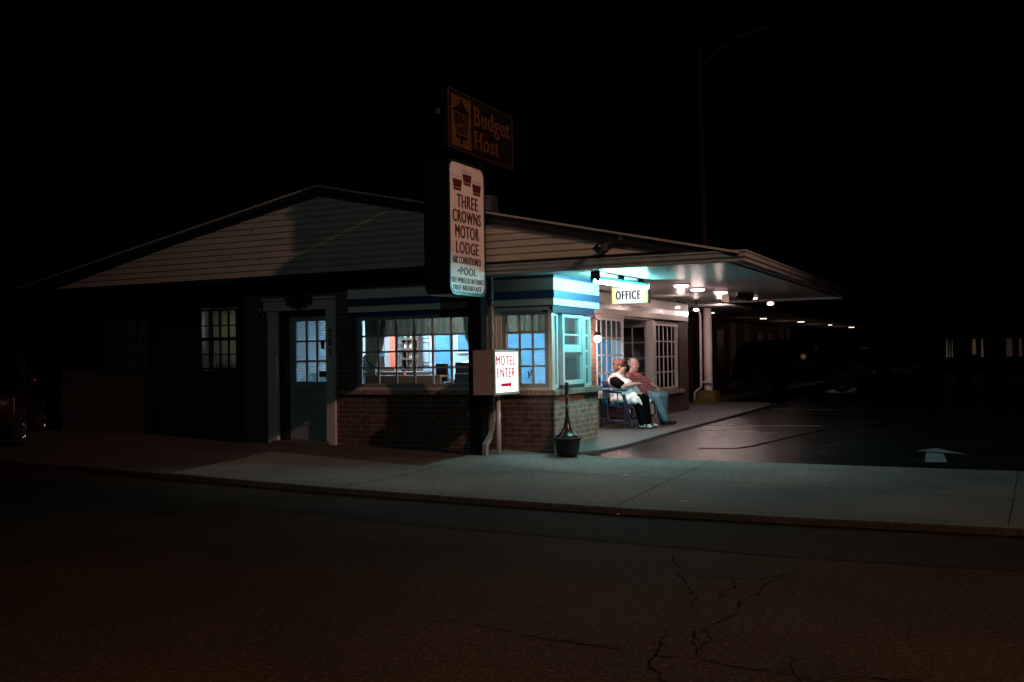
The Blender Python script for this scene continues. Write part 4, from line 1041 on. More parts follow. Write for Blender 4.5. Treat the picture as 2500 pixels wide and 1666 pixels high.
def eyes(at, par, s, y):
    g = MB()
    for q in (-1, 1): g.ell(at(.082, q*.030, .006), (.006, .010, .006))
    g.build('eye', M['blk'], par)
# woman
wy = 16.02
b = MB()
at = head(b, (-5.865, wy, 1.115), .25, .97, 1.12)
b.limb((-5.90, wy, .95), (-5.885, wy, 1.05), .062, .056)
b.ell((-5.93, wy, .84), (.13, .20, .16)); b.ell((-5.86, wy, .66), (.17, .21, .19))
b.limb((-5.93, wy-.19, .93), (-5.735, wy-.235, .775), .066, .056); b.limb((-5.735, wy-.235, .775), (-5.58, wy-.10, .815), .050, .036)
b.limb((-5.58, wy-.10, .815), (-5.555, wy-.075, .825), .036, .026)
hand(b, (-5.56, wy-.08, .825), (-5.455, wy+.01, .845), (0, 0, 1), -1)
b.limb((-5.93, wy+.19, .93), (-5.80, wy+.25, .74), .064, .055); b.limb((-5.80, wy+.25, .74), (-5.60, wy+.13, .68), .050, .034)
hand(b, (-5.60, wy+.13, .68), (-5.51, wy+.08, .655), (0, 0, 1), 1)
for q in (-1, 1):
    b.limb((-5.86, wy+q*.11, .56), (-5.50, wy+q*.13, .56), .105, .078); b.limb((-5.50, wy+q*.13, .555), (-5.43, wy+q*.14, .17), .066, .040)
    b.limb((-5.44, wy+q*.14, .145), (-5.33, wy+q*.15, .12), .035, .028)
Wm = tag(blend(b, 'person', M['skin'], None, .0085, 2), 'seated person with short auburn hair, pale tunic and black trousers, reaching out a hand', 'person')
eyes(at, Wm, 1, wy)
g = MB()   # tunic: sleeveless, draped over the lap with pointed hems
g.ell((-5.935, wy, .86), (.150, .215, .155)); g.ell((-5.80, wy-.0, .80), (.15, .20, .12)); g.ell((-5.83, wy, .66), (.24, .255, .20))
g.ell((-5.70, wy, .665), (.17, .24, .135)); g.ell((-5.89, wy, .55), (.15, .26, .13))
for q in (-1, 1):
    g.limb((-5.93, wy+q*.10, .96), (-5.90, wy+q*.16, .90), .055, .07)
    g.limb((-5.80, wy+q*.12, .585), (-5.58, wy+q*.14, .585), .125, .100)
    for k in range(5):
        yy = wy+q*(.05+.05*k); g.limb((-5.62-.01*k, yy, .60), (-5.49-.03*k, yy+q*.02, .50-.012*k*(k-1)), .035, .014, 8)
    g.limb((-5.62, wy+q*.25, .58), (-5.64, wy+q*.275, .505), .045, .022, 8); g.limb((-5.50, wy+q*.20, .58), (-5.42, wy+q*.22, .49), .05, .016, 8)
g.limb((-5.86, wy-.255, .58), (-5.67, wy-.27, .55), .06, .05); g.limb((-5.70, wy-.22, .60), (-5.52, wy-.235, .52), .07, .03); g.limb((-5.56, wy+.16, .60), (-5.41, wy+.2, .53), .07, .03)
blend(g, 'tunic', M['tunic'], Wm, .010, 3)
g = MB()   # black cold-shoulder top: sleeve band and neckline
g.limb((-5.895, wy-.215, .875), (-5.79, wy-.232, .82), .086, .080); g.ell((-5.80, wy-.225, .825), (.075, .06, .07))
blend(g, 'black_sleeve', M['blackcloth'], Wm, .009, 2); g = MB()
g.limb((-5.895, wy+.215, .875), (-5.83, wy+.235, .80), .084, .075)
blend(g, 'black_sleeve', M['blackcloth'], Wm, .009, 2)
g = MB()
for q in (-1, 1):
    g.limb((-5.82, wy+q*.115, .57), (-5.50, wy+q*.135, .565), .118, .093); g.limb((-5.50, wy+q*.135, .56), (-5.435, wy+q*.145, .18), .088, .068)
    g.limb((-5.53, wy+q*.135, .50), (-5.455, wy+q*.145, .20), .07, .06)
blend(g, 'trousers', M['blackcloth'], Wm, .010, 2)
for q in (-1, 1): g = MB(); g.limb((-5.455, wy+q*.145, .130), (-5.33, wy+q*.155, .118), .044, .036); g.ell((-5.305, wy+q*.157, .112), (.045, .044, .026)); blend(g, 'shoe', M['shoew'], Wm, .008, 2)
for q in (-1, 1):
    MB().box(-5.50, -5.26, wy+q*.152-.045, wy+q*.152+.045, FL-.002, FL+.012).build('shoe_sole', M['blackcloth'], Wm)
    MB().box(-5.37, -5.34, wy+q*.152-.043, wy+q*.152+.043, .12, .158).build('shoe_strap', M['blackcloth'], Wm)
g = MB(); rnd = random.Random(3)
g.ell(at(-.020, 0, .052), (.110, .096, .092)); g.ell(at(-.055, 0, -.01), (.075, .088, .085)); g.ell(at(.05, 0, .10), (.055, .075, .035))
for k in range(46):
    a = rnd.uniform(0, 2*pi); t = rnd.uniform(.1, 1.5); c = Vector((-.02+.098*sin(t)*cos(a), .088*sin(t)*sin(a), .045+.088*cos(t)))
    if c.x > .05 and c.z < .06: continue
    d = Vector((cos(a)*.5, sin(a)*.5, rnd.uniform(-.8, .4))).normalized()
    g.limb(at(*c), at(*(c+d*.03)), .014, .006, 6)
blend(g, 'hair', M['hairw'], Wm, .007, 1)
g = MB()
for q in (-1, 1):
    ring = [at(.098-.01*abs(cos(a)*.5), q*.034+.022*cos(a), .006+.017*sin(a)) for a in [i*pi/6 for i in range(13)]]; g.tube(ring, .0022, 6)
    g.tube([at(.088, q*.057, .010), at(-.005, q*.088, .008)], .0022, 6)
g.tube([at(.098, -.012, .010), at(.100, .012, .010)], .0022, 6); g.build('glasses', M['blk'], Wm)
# man
my = 16.76
b = MB()
at = head(b, (-5.885, my, 1.135), -.30, 1.03, 1.08)
b.limb((-5.92, my, .96), (-5.90, my, 1.05), .064, .060)
b.ell((-5.88, my, .83), (.12, .19, .15)); b.ell((-5.76, my, .68), (.15, .18, .14))
b.limb((-5.90, my-.19, .93), (-5.74, my-.25, .70), .062, .050); b.limb((-5.74, my-.25, .70), (-5.56, my-.14, .655), .048, .034)
hand(b, (-5.56, my-.14, .655), (-5.46, my-.08, .655), (0, 0, 1), -1)
b.limb((-5.89, my+.19, .93), (-5.69, my+.25, .80), .062, .050); b.limb((-5.69, my+.25, .80), (-5.52, my+.17, .725), .048, .034)
hand(b, (-5.52, my+.17, .72), (-5.43, my+.14, .655), (.5, 0, 1), 1)
b.limb((-5.66, my-.09, .57), (-5.40, my-.15, .56), .088, .066); b.limb((-5.66, my+.10, .58), (-5.385, my+.15, .575), .088, .066)
b.limb((-5.40, my-.15, .555), (-5.255, my-.16, .185), .058, .040); b.limb((-5.385, my+.15, .57), (-5.39, my+.13, .18), .058, .040)
b.limb((-5.25, my-.16, .15), (-5.13, my-.165, .14), .035, .028); b.limb((-5.39, my+.12, .14), (-5.28, my+.11, .12), .035, .028)
Mn = tag(blend(b, 'person', M['skin'], None, .0085, 2), 'seated person with receding grey hair and moustache in red plaid shirt and faded jeans', 'person')
eyes(at, Mn, 1, my)
g = MB()
g.ell((-5.885, my, .865), (.135, .205, .140)); g.limb((-5.86, my, .84), (-5.70, my, .69), .165, .165, 18); g.ell((-5.70, my, .68), (.165, .195, .135)); g.ell((-5.75, my, .60), (.14, .19, .10))
g.limb((-5.91, my-.17, .94), (-5.81, my-.235, .80), .078, .072); g.limb((-5.81, my-.235, .80), (-5.735, my-.255, .70), .072, .070); g.limb((-5.735, my-.25, .70), (-5.63, my-.19, .665), .066, .060)
g.limb((-5.90, my+.17, .94), (-5.76, my+.245, .84), .078, .072); g.limb((-5.76, my+.245, .84), (-5.69, my+.25, .80), .072, .066)
g.limb((-5.915, my, .955), (-5.90, my, 1.0), .082, .070)
blend(g, 'shirt', M['plaid'], Mn, .0095, 2)
g = MB()
g.limb((-5.72, my-.08, .575), (-5.41, my-.15, .565), .118, .086); g.limb((-5.72, my+.08, .58), (-5.395, my+.15, .58), .118, .086)
g.limb((-5.41, my-.15, .555), (-5.275, my-.16, .20), .080, .064); g.limb((-5.395, my+.15, .57), (-5.395, my+.13, .20), .080, .062)
blend(g, 'jeans', M['jeans'], Mn, .0095, 2)
g = MB()
g.limb((-5.285, my-.16, .145), (-5.15, my-.165, .155), .048, .040); g.ell((-5.12, my-.165, .158), (.05, .045, .034))
g.obox((-5.20, my-.163, .116), (.12, 0, .012), (0, .043, 0), (-.001, 0, .010)); blend(g, 'shoe', M['shoeb'], Mn, .008, 2)
g = MB(); g.limb((-5.40, my+.12, .130), (-5.27, my+.11, .125), .044, .036); g.box(-5.45, -5.24, my+.07, my+.155, FL, FL+.02); blend(g, 'shoe', M['shoeb'], Mn, .008, 2)
g = MB()
g.ell(at(-.045, 0, .045), (.074, .085, .078)); 
for q in (-1, 1): g.ell(at(-.025, q*.055, .03), (.06, .030, .055))
blend(g, 'hair', M['hairm'], Mn, .008, 1)
g = MB()
for q in (-1, 1): g.limb(at(.098, q*.004, -.043), at(.084, q*.034, -.055), .009, .005, 8)
blend(g, 'moustache', M['hairm'], Mn, .005, 1)
g = MB()
for q in (-1, 1):
    ring = [at(.103, q*.034+.021*cos(a), .006+.015*sin(a)) for a in [i*pi/6 for i in range(13)]]; g.tube(ring, .0018, 6)
    g.tube([at(.094, q*.056, .010), at(-.005, q*.088, .008)], .0018, 6)
g.build('glasses', M['metal'], Mn)
g = MB(); g.box(-5.80, -5.775, my-.02, my+.0, .84, .875); g.build('pocket_pen', M['blk'], Mn)

# ------------------------------------------------------------------ curtains (each panel hangs free: top level)
def curtain(name, label, axis, pos, rows, m, amp=.018, nw=9, cat='curtain', group='office curtains'):
    """rows = [(z, left, right)] from top to bottom; the sheet is waved and given thickness"""
    n = 72; out = []; R = len(rows); k = 6
    rr = []
    for (z0, l0, r0), (z1, l1, r1) in zip(rows, rows[1:]):
        for i in range(k): t = i/k; t2 = t; rr.append((z0+(z1-z0)*t, l0+(l1-l0)*t2, r0+(r1-r0)*t2))
    rr.append(rows[-1])
    v = []
    for z, l, r in rr:
        for j in range(n+1):
            u = j/n; w = sin(u*2*pi*nw+.6*sin(z*5))*amp+sin(u*2*pi*nw*2.3+1)*amp*.35
            a = l+(r-l)*u
            v.append((a, pos+w, z) if axis == 'y' else (pos+w, a, z))
    f = [(i*(n+1)+j, i*(n+1)+j+1, (i+1)*(n+1)+j+1, (i+1)*(n+1)+j) for i in range(len(rr)-1) for j in range(n)]
    mb = MB(); mb.add(v, f); o = mb.build(name, m, None, True)
    s = o.modifiers.new('thick', 'SOLIDIFY'); s.thickness = .002
    return tag(o, label, cat, group)
curtain('valance', 'gathered sheer valance across the top of the wide front window', 'y', 13.05, [(2.0, -9.0, -6.95), (1.74, -9.0, -6.95), (1.725, -9.0, -6.95), (1.66, -9.02, -6.93)], M['curt'], .016, 16)
lc = curtain('curtain', 'sheer curtain tied back at the left of the wide front window', 'y', 12.99, [(1.95, -9.0, -8.58), (1.70, -9.0, -8.62), (1.45, -9.0, -8.68), (1.22, -8.98, -8.78), (1.16, -8.97, -8.80), (1.0, -8.99, -8.78), (.88, -9.0, -8.74)], M['curt'], .016, 7)
g = MB(); g.tube([(-8.99, 12.965, 1.37), (-8.94, 12.96, 1.28), (-8.86, 12.96, 1.20), (-8.79, 12.965, 1.165)], .012, 8); g.build('tieback', M['blk'], lc)
curtain('curtain', 'sheer curtain swept aside at the right of the wide front window', 'y', 12.99, [(1.95, -7.24, -6.94), (1.60, -7.20, -6.94), (1.35, -7.10, -6.94), (1.18, -7.0, -6.93), (.9, -6.985, -6.93)], M['curt'], .014, 5)
curtain('valance', 'gathered sheer valance in the small corner window', 'y', 12.99, [(1.95, -6.62, -5.80), (1.64, -6.62, -5.80)], M['curt'], .014, 7)
curtain('valance', 'sheer valance inside the porch window behind the seated pair', 'x', -6.38, [(1.98, 15.9, 17.25), (1.60, 15.9, 17.25)], M['curt'], .014, 9)
curtain('curtain', 'closed beige lined curtain in the small window left of the door', 'y', 13.78, [(2.25, -12.86, -12.14), (1.15, -12.86, -12.14)], M['linedcurt'], .022, 7)
curtain('curtain', 'half-drawn beige curtain inside the far porch window', 'x', -6.42, [(1.95, 19.45, 20.62), (.62, 19.55, 20.62)], M['linedcurt'], .03, 6)
# door blind
g = MB()
for k in range(38):
    z = .955+k*.0262; g.add([(-10.26,12.922,z),(-9.61,12.922,z),(-9.61,12.934,z+.019),(-10.26,12.934,z+.019)], [(0,1,2,3)])
bl = tag(g.build('window_blind', mat('pale blue blind slats', (.42,.66,.85), .6, var=.12, scale=5)), 'white slatted blind hanging behind the office door glass', 'blind')
g = MB(); g.box(-10.27, -9.60, 12.915, 12.938, 1.952, 1.985); g.build('headrail', M['iwhite'], bl)
# key cup sign and card stuck to the door glass
g = MB(); g.prism([(-9.765,1.62),(-9.675,1.62),(-9.69,1.475),(-9.75,1.475)], 1, 12.862, 12.868)
tag(g.build('door_badge', M['blk']), 'small dark cup-shaped badge on the right pane of the door', 'badge')
g = MB(); g.box(-9.79, -9.63, 12.860, 12.866, 1.035, 1.125)
tag(g.build('door_placard', M['dwood']), 'dark rectangular placard at the lower right pane of the door', 'placard')

# ------------------------------------------------------------------ office furnishings
for i, (x, y) in enumerate([(-10.5, 16.4), (-8.2, 15.9), (-6.9, 13.7)]):
    t = thing('ceiling_panel_light', 'bright fluorescent panel on the office ceiling %s' % ['over the counter', 'near the porch window', 'at the corner bay'][i], 'ceiling light', (x, y, 2.4), 'office ceiling lights')
    g = MB(); g.box(x-.62, x+.62, y-.17, y+.17, 2.362, 2.399); g.build('housing', M['iwhite'], t)
    g = MB(); g.box(x-.58, x+.58, y-.14, y+.14, 2.350, 2.361); g.build('diffuser', M['ilight'], t)
YB = 17.25
def ip(mb, name, m): return part(mb, name, m)
g = MB(); g.box(-11.44, -11.12, YB-.03, YB, .1, 2.35); ip(g, 'interior_door', M['iwhite'])
g = MB(); g.box(-11.66, -11.44, YB-.02, YB, .1, 2.35); g.box(-10.24, -9.90, YB-.02, YB, .1, 2.35); g.box(-9.0, -6.5, YB-.02, YB, .1, 1.98); each(g, 'wall_panel', M['ipaint2'])
g = MB(); g.box(-10.62, -10.30, YB-.04, YB, .1, 2.3); idr = ip(g, 'interior_door', mat('pale blue door', (.42, .58, .74), .6, var=.02))
g = MB()
for z0, z1 in ((.5, 1.15), (1.22, 1.62), (1.70, 2.1)):
    g.box(-10.56, -10.36, YB-.048, YB-.041, z0, z0+.015); g.box(-10.56, -10.36, YB-.048, YB-.041, z1, z1+.015); g.box(-10.56, -10.545, YB-.048, YB-.041, z0+.015, z1); g.box(-10.375, -10.36, YB-.048, YB-.041, z0+.015, z1)
g.build('panel_moulding', M['screen'], idr)
g = MB(); g.box(-10.30, -10.24, YB-.06, YB, .1, 2.3); ip(g, 'door_casing', M['iwhite'])
g = MB(); g.box(-11.10, -10.985, YB-.35, YB-.25, .1, 2.39); ip(g, 'coral_post', M['coral'])
# brochure rack
t = thing('brochure_rack', 'dark wooden rack of travel brochures beside the coral post', 'rack', (-10.7, 17.0, .1))
g = MB(); x0, x1 = -10.85, -10.47
for i in range(4): x = x0+(x1-x0)*i/3; g.box(x-.010, x+.010, 16.93, 17.1, .9, 2.1)
for k in range(7): z = .9+k*.2; g.box(x0-.009, x1+.009, 16.928, 17.1, z-.022, z+.022)
g.box(x0, x1, 17.1, 17.12, .1, 2.12); g.build('shelf', mat('dark rack wood', (.075,.05,.04), .6, var=.3), t)
rnd = random.Random(8); cols = [M['iwhite'], M['ipaint2'], M['cream'], M['screen'], M['cream'], M['iwhite']]
for i in range(3):
    for k in range(6):
        if rnd.random() < .2: continue
        x = x0+(x1-x0)*(i+.5)/3; z = .925+k*.2; w = rnd.uniform(.028, .045)
        MB().box(x-w, x+w, 17.0, 17.02, z, z+rnd.uniform(.10, .14)).build('brochure', rnd.choice(cols), t)
# counter
t = thing('reception_counter', 'long pale blue reception counter with grey top across the office', 'counter', (-10.4, 15.2, .1))
g = MB(); g.box(-11.62, -9.35, 15.05, 15.55, .1, 1.02); g.build('counter_body', M['ipaint'], t)
g = MB(); g.box(-11.64, -9.30, 15.0, 15.6, 1.02, 1.07); g.build('counter_top', M['screen'], t)
t = thing('display_ledge', 'brown varnished ledge board inside the wide front window', 'shelf', (-8.3, 13.1, .9))
g = MB(); g.box(-8.98, -7.62, 12.97, 13.0, .87, 1.045); g.box(-8.98, -7.62, 13.0, 13.25, 1.02, 1.045); g.build('board', M['wood'], t)
g = MB(); g.box(-7.6, -6.6, 12.97, 13.65, .86, .90); 
t = tag(g.build('desk', M['ipaint2']), 'blue desk top behind the right half of the wide window', 'desk')
g = MB()
for x in (-7.57, -6.66):
    for y in (13.0, 13.6): g.box(x, x+.04, y, y+.04, .09, .859)
each(g, 'leg', M['ipaint2'], t)
def monitor(x, y, w, h, z, lab, dp=.05):
    t = thing('monitor', lab, 'monitor', (x, y, z), 'desk equipment')
    g = MB(); g.prism(rrect(x-w/2, x+w/2, z+.04, z+h, .012, 3), 1, y, y+dp); g.build('screen_back', M['blk'], t)
    g = MB(); g.box(x-.07, x+.07, y-.02, y+.12, z, z+.012); g.box(x-.02, x+.02, y+.02, y+.04, z+.012, z+.06); g.build('stand', M['blk'], t)
monitor(-7.83, 13.35, .19, .32, .90, 'tall narrow black monitor on the desk in the wide window', .06)
t = thing('printer', 'bulky black printer on the desk at the right of the wide window', 'printer', (-7.3, 13.2, .9))
g = MB(); g.box(-7.46, -7.12, 13.12, 13.5, .902, 1.06); g.build('body', M['blk'], t)
g = MB(); g.box(-7.45, -7.13, 13.13, 13.49, 1.075, 1.235); g.build('lid', M['blk'], t)
g = MB(); g.add([(-7.34,13.125,1.235),(-7.16,13.125,1.20),(-7.14,13.3,1.26),(-7.28,13.32,1.27)], [(0,1,2,3)]); g.box(-7.46,-7.12,13.13,13.49,1.061,1.074); g.build('paper_tray', M['iwhite'], t)
t = thing('desk_phone', 'small dark desk phone between the two black machines', 'phone', (-7.56, 13.2, .9))
g = MB(); g.prism([(13.15,.902),(13.3,.902),(13.3,.98),(13.15,.93)], 0, -7.66, -7.54); g.build('base', M['screen'], t)
g = MB(); g.tube([(-7.65,13.2,.97),(-7.65,13.26,.99),(-7.65,13.32,.985)], .018, 8); g.build('handset', M['blk'], t)
t = thing('flower_ornament', 'little red flower ornament with dark leaves on the window ledge', 'ornament', (-8.35, 13.1, 1.045))
g = MB(); g.lathe([(.022, 1.046), (.03, 1.06), (.02, 1.10)], (-8.35, 13.1, 0), 10); g.build('pot', M['coral'], t)
g = MB()
for a in range(9): g.tube([(-8.34, 13.1, 1.09), (-8.34+.03*cos(a*.7), 13.1+.02*sin(a), 1.14), (-8.32+.08*cos(a*.7), 13.1+.03*sin(a), 1.16+.01*(a % 3))], [.006, .006, .001], 5)
g.build('leaves', M['black'], t)
t = thing('microwave_oven', 'dark microwave oven on a cabinet behind the counter', 'microwave', (-11.1, 16.6, 1.1))
g = MB(); g.box(-11.60, -11.1, 16.3, 16.7, 1.12, 1.36); g.build('body', M['blk'], t)
g = MB(); g.box(-11.56, -11.25, 16.285, 16.299, 1.15, 1.33); g.build('door', M['screen'], t)
t = tag(MB().box(-11.62, -11.0, 16.2, 16.9, .1, 1.118).build('side_cabinet', M['dwood']), 'dark wooden cabinet behind the left of the counter', 'cabinet')
def picture(x0, x1, z0, z1, lab, m):
    t = thing('framed_picture', lab, 'picture', (x0, YB, z0), 'office pictures')
    g = MB()
    for b in ((x0,x1,z1-.02,z1),(x0,x1,z0,z0+.02),(x0,x0+.02,z0+.02,z1-.02),(x1-.02,x1,z0+.02,z1-.02)): g.box(b[0], b[1], YB-.05, YB-.021, b[2], b[3])
    g.build('frame', M['iwhite'], t); g = MB(); g.box(x0+.02, x1-.02, YB-.035, YB-.022, z0+.02, z1-.02); g.build('print', m, t)
picture(-9.72, -9.30, 1.40, 1.95, 'white framed blue print on the office wall seen at the right of the wide window', M['ipaint2'])
picture(-11.62, -11.46, 1.45, 1.95, 'blue picture left of the bright white office door', M['ipaint2'])
def table_lamp(x, y, z, s, lab, hp=.28):
    t = thing('table_lamp', lab, 'table lamp', (x, y, z), 'table lamps')
    g = MB(); g.lathe([(.06, z), (.065, z+.02), (.03, z+.05), (.055, z+.13), (.05, z+.18), (.012, z+.24), (.012, z+hp+.05)], (x, y, 0), 18); g.build('base', M['bronze'], t, smooth=True)
    g = MB(); n = 28
    g.lathe([(.155*s, z+hp), (.07*s, z+hp+.24*s), (.068*s, z+hp+.24*s), (.153*s, z+hp+.002)], (x, y, 0), n); g.build('lamp_shade', M['shade'], t, smooth=True)
table_lamp(-6.56, 16.72, .72, .9, 'white shaded table lamp inside the porch window behind the bench')
t = tag(MB().box(-6.75, -6.40, 16.45, 17.0, .69, .72).build('side_table', M['iwhite']), 'white side table inside the porch window', 'table')
g = MB()
for x in (-6.74, -6.44):
    for y in (16.46, 16.96): g.box(x, x+.03, y, y+.03, .1, .689)
each(g, 'leg', M['iwhite'], t)
table_lamp(-7.02, 20.25, .92, .95, 'pale shaded table lamp in the dark lounge window')
t = tag(MB().box(-7.2, -6.85, 20.05, 20.5, .10, .919).build('side_table', M['dwood']), 'dark side table under the lounge lamp', 'table')
t = thing('couch', 'tan leather couch back behind the lounge window', 'couch', (-6.8, 19.6, .1))
g = MB(); g.prism([(19.28,.45),(19.28,1.02),(19.34,1.07),(19.44,1.06),(19.5,.45)], 0, -7.25, -6.50); g.build('backrest', M['tan'], t)
g = MB(); g.box(-7.25, -6.5, 19.3, 20.0, .12, .45); g.build('seat', M['tan'], t)
def flag(x, y, z, lab):
    t = thing('desk_flag', lab, 'flag', (x, y, z), 'little striped flags')
    g = MB(); g.tube([(x, y, z), (x+.005, y, z+.21)], .003, 6); g.ell((x, y, z+.004), (.02, .02, .004)); g.build('stick', M['wood'], t)
    g = MB()
    for k in range(5): g.prism([(x+.006, z+.19-k*.018), (x+.035+.006*k, z+.165-k*.022), (x+.035+.006*k, z+.154-k*.022), (x+.006, z+.181-k*.018)], 1, y-.002, y)
    g.build('stripes', M['signred'], t)
    g = MB(); g.prism([(x+.006, z+.205), (x+.03, z+.18), (x+.03, z+.13), (x+.006, z+.16)], 1, y-.006, y-.003); g.build('canton', M['navy'], t)
flag(-6.12, 12.97, .93, 'little striped flag on a stick in the small corner window')
flag(-5.80, 12.86+.06, .91, 'little striped flag standing behind the first sidelight')
flag(-6.20, 13.05, .90, 'little striped flag, half hidden by the enter sign')
g = MB(); g.box(-5.82, -5.80, 14.02, 14.22, .94, 1.16); t = tag(g.build('framed_card', M['ipaint2']), 'framed card propped in the second sidelight', 'picture frame')

# ------------------------------------------------------------------ vehicles
def car(name, label, cat, paint, loc, rz, kind='suv', L=4.7, Wd=1.86):
    t = thing(name, label, cat, (0, 0, 0)); h = Wd/2; wx = (L*.31, -L*.31); wr = .37
    def arch(cx, n=10): return [(cx+.43*cos(pi*k/n), .36+.43*sin(pi*k/n)) for k in range(n+1)]
    bel = 1.02
    low = [(-L/2, .45), (-L/2+.04, .95), (-L/2+.02, bel+.02)]
    if kind == 'pickup': top = [(-L/2+.02, 1.10), (-.35, 1.10), (-.35, bel+.05), (1.0, bel+.03), (L/2-.35, .98), (L/2-.06, .86), (L/2, .62), (L/2, .34)]
    else: top = [(-L/2+.02, bel+.06), (1.05, bel+.03), (L/2-.30, .93), (L/2-.06, .80), (L/2, .60), (L/2, .32)]
    out = [(-L/2, .40)]+top+[p for p in arch(wx[0])]+[(wx[1]+.43, .30)]+[p for p in arch(wx[1])]
    out = [(-L/2, .40)]+top+[(wx[0]+.43, .28)]+arch(wx[0])[1:]+arch(wx[1])+[(-L/2, .36)]
    # body: outer skin slightly narrower towards the shoulder
    g = MB(); n = len(out)
    def yy(z, s): return s*(h-.05*max(0, (z-.6)/.5)**2-.02*(z < .45))
    lay = [[(x, yy(z, s)*f, z) for x, z in out] for s, f in ((-1, 1), (-1, .93), (1, .93), (1, 1))]
    g.v = [p for l in lay for p in l]
    for a in range(3):
        for i in range(n): g.f.append((a*n+i, a*n+(i+1) % n, (a+1)*n+(i+1) % n, (a+1)*n+i))
    g.f.append(tuple(range(n))); g.f.append(tuple(3*n+i for i in range(n-1, -1, -1)))
    b = g.build('body', paint, t); bv = b.modifiers.new('bev', 'BEVEL'); bv.width = .03; bv.segments = 2; bv.limit_method = 'ANGLE'
    # cabin
    if kind == 'pickup': base_, roof_ = (-.38, 1.15), (-.20, .55)
    else: base_, roof_ = (-L/2+.06, 1.15), (-L/2+.42, .45)
    z0, z1 = bel+.02, 1.66 if kind != 'sedan' else 1.40
    def ring(x0, x1, hw, z): return [(x0,-hw,z),(x1,-hw,z),(x1,hw,z),(x0,hw,z)]
    g = MB(); g.v = ring(base_[0], base_[1], h-.10, z0)+ring(roof_[0], roof_[1], h-.24, z1); g.f = [(0,1,5,4),(1,2,6,5),(2,3,7,6),(3,0,4,7),(4,5,6,7),(0,3,2,1)]
    g.build('windows', M['carglass'], t)
    g = MB(); g.v = ring(roof_[0]-.05, roof_[1]+.04, h-.22, z1-.02)+ring(roof_[0]+.03, roof_[1]-.08, h-.30, z1+.05); g.f = [(0,1,5,4),(1,2,6,5),(2,3,7,6),(3,0,4,7),(4,5,6,7),(0,3,2,1)]
    for s in (-1, 1):
        for a in (0, .5, 1):
            xb = base_[0]+(base_[1]-base_[0])*a; xt = roof_[0]+(roof_[1]-roof_[0])*a
            g.tube([(xb, s*(h-.095), z0), (xt, s*(h-.235), z1)], .03, 6)
    g.build('roof', M['carblack'], t)
    for x in wx:
        for s in (-1, 1):
            y = s*(h-.10)
            g = MB(); g.lathe([(wr-.10, -.11), (wr-.02, -.11), (wr, -.08), (wr, .08), (wr-.02, .11), (wr-.10, .11)], (0,0,0), 28, 'y'); g.v = [(a+x, b_+y, c+wr) for a, b_, c in g.v]
            w = g.build('wheel', M['tyre'], t, smooth=True)
            g = MB(); yo = y+s*.112
            g.lathe([(wr-.10, -.01), (wr-.13, .012), (wr-.14, -.01)], (0,0,0), 28, 'y'); 
            for k in range(6):
                a = k*pi/3; d = Vector((cos(a), 0, sin(a))); p = Vector((-sin(a), 0, cos(a)))
                g.obox(d*.14, d*.12, (0, .012, 0), p*.022)
            g.lathe([(.06, -.014), (.055, .014)], (0,0,0), 12, 'y')
            g.v = [(a_+x, b_+yo, c+wr) for a_, b_, c in g.v]; g.build('rim', M['chrome'], w, smooth=False)
    for s in (-1, 1):
        g = MB(); g.ell((L/2-.10, s*(h-.26), .76), (.10, .20, .085)); g.build('headlight', M['lens'], t, smooth=True)
        g = MB(); g.box(-L/2-.01, -L/2+.06, s*(h-.10)-.09, s*(h-.10)+.06, .78, 1.0); g.build('tail_light', M['redlens'], t)
        g = MB(); g.ell((.85, s*(h+.06), 1.10), (.07, .11, .075)); g.build('mirror', paint, t, smooth=True)
        for x in (.25, -.75):
            if kind == 'pickup' and x < 0: continue
            g = MB(); g.box(x, x+.18, s*(h+.0)-.015, s*(h+.0)+.012, .93, .96); g.build('handle', M['chrome'], t)
    g = MB(); g.box(L/2-.02, L/2+.02, -.45, .45, .50, .72)
    for k in range(3): g.box(L/2+.0201, L/2+.03, -.44, .44, .53+k*.07, .55+k*.07)
    g.build('grille', M['chrome'], t)
    g = MB(); g.prism(rrect(-h+.03, h-.03, .30, .46, .05, 3), 0, L/2-.06, L/2+.05); g.build('bumper', M['carblack'], t)
    g = MB(); g.prism(rrect(-h+.03, h-.03, .36, .52, .05, 3), 0, -L/2-.07, -L/2+.06); g.build('bumper', M['carblack'], t)
    t.location = loc; t.rotation_euler = (0, 0, rz); return t
car('parked_pickup', 'dark red pickup truck parked at the far left in deep shadow', 'pickup truck', M['carred'], (-16.6, 11.75, -.08), radians(-44), 'pickup', 5.2, 1.95)
car('parked_suv', 'black sport utility vehicle parked side-on in front of the rear wing', 'car', M['carblack'], (-5.85, 34.2, .04), radians(-16), 'suv', 4.8)
car('parked_sedan', 'black car parked just beyond the dark utility vehicle, chrome glinting', 'car', M['carblack'], (-3.9, 38.9, .04), radians(-75), 'sedan', 4.6)

# scraps of litter
for (x, y, z, sx, sy, lab) in ((-3.95, 10.9, -.09, .035, .012, 'small pale scrap of paper lying on the sidewalk beside the long joint'), (-2.75, 9.2, -.10, .055, .010, 'pale curled leaf lying near the kerb edge of the sidewalk'), (-3.22, 8.66, -.172, .022, .014, 'bright crumpled wrapper in the gutter below the kerb')):
    g = MB(); g.add([(x-sx,y-sy,z+.008),(x,y-sy*1.2,z+.018),(x+sx,y-sy*.4,z+.009),(x+sx*.7,y+sy,z+.016),(x-sx*.2,y+sy*1.3,z+.010),(x-sx*.9,y+sy*.5,z+.017),(x,y,z+.024)], [(0,1,6),(1,2,6),(2,3,6),(3,4,6),(4,5,6),(5,0,6)])
    tag(g.build('litter_scrap', M['cream']), lab, 'litter', 'scraps of litter')
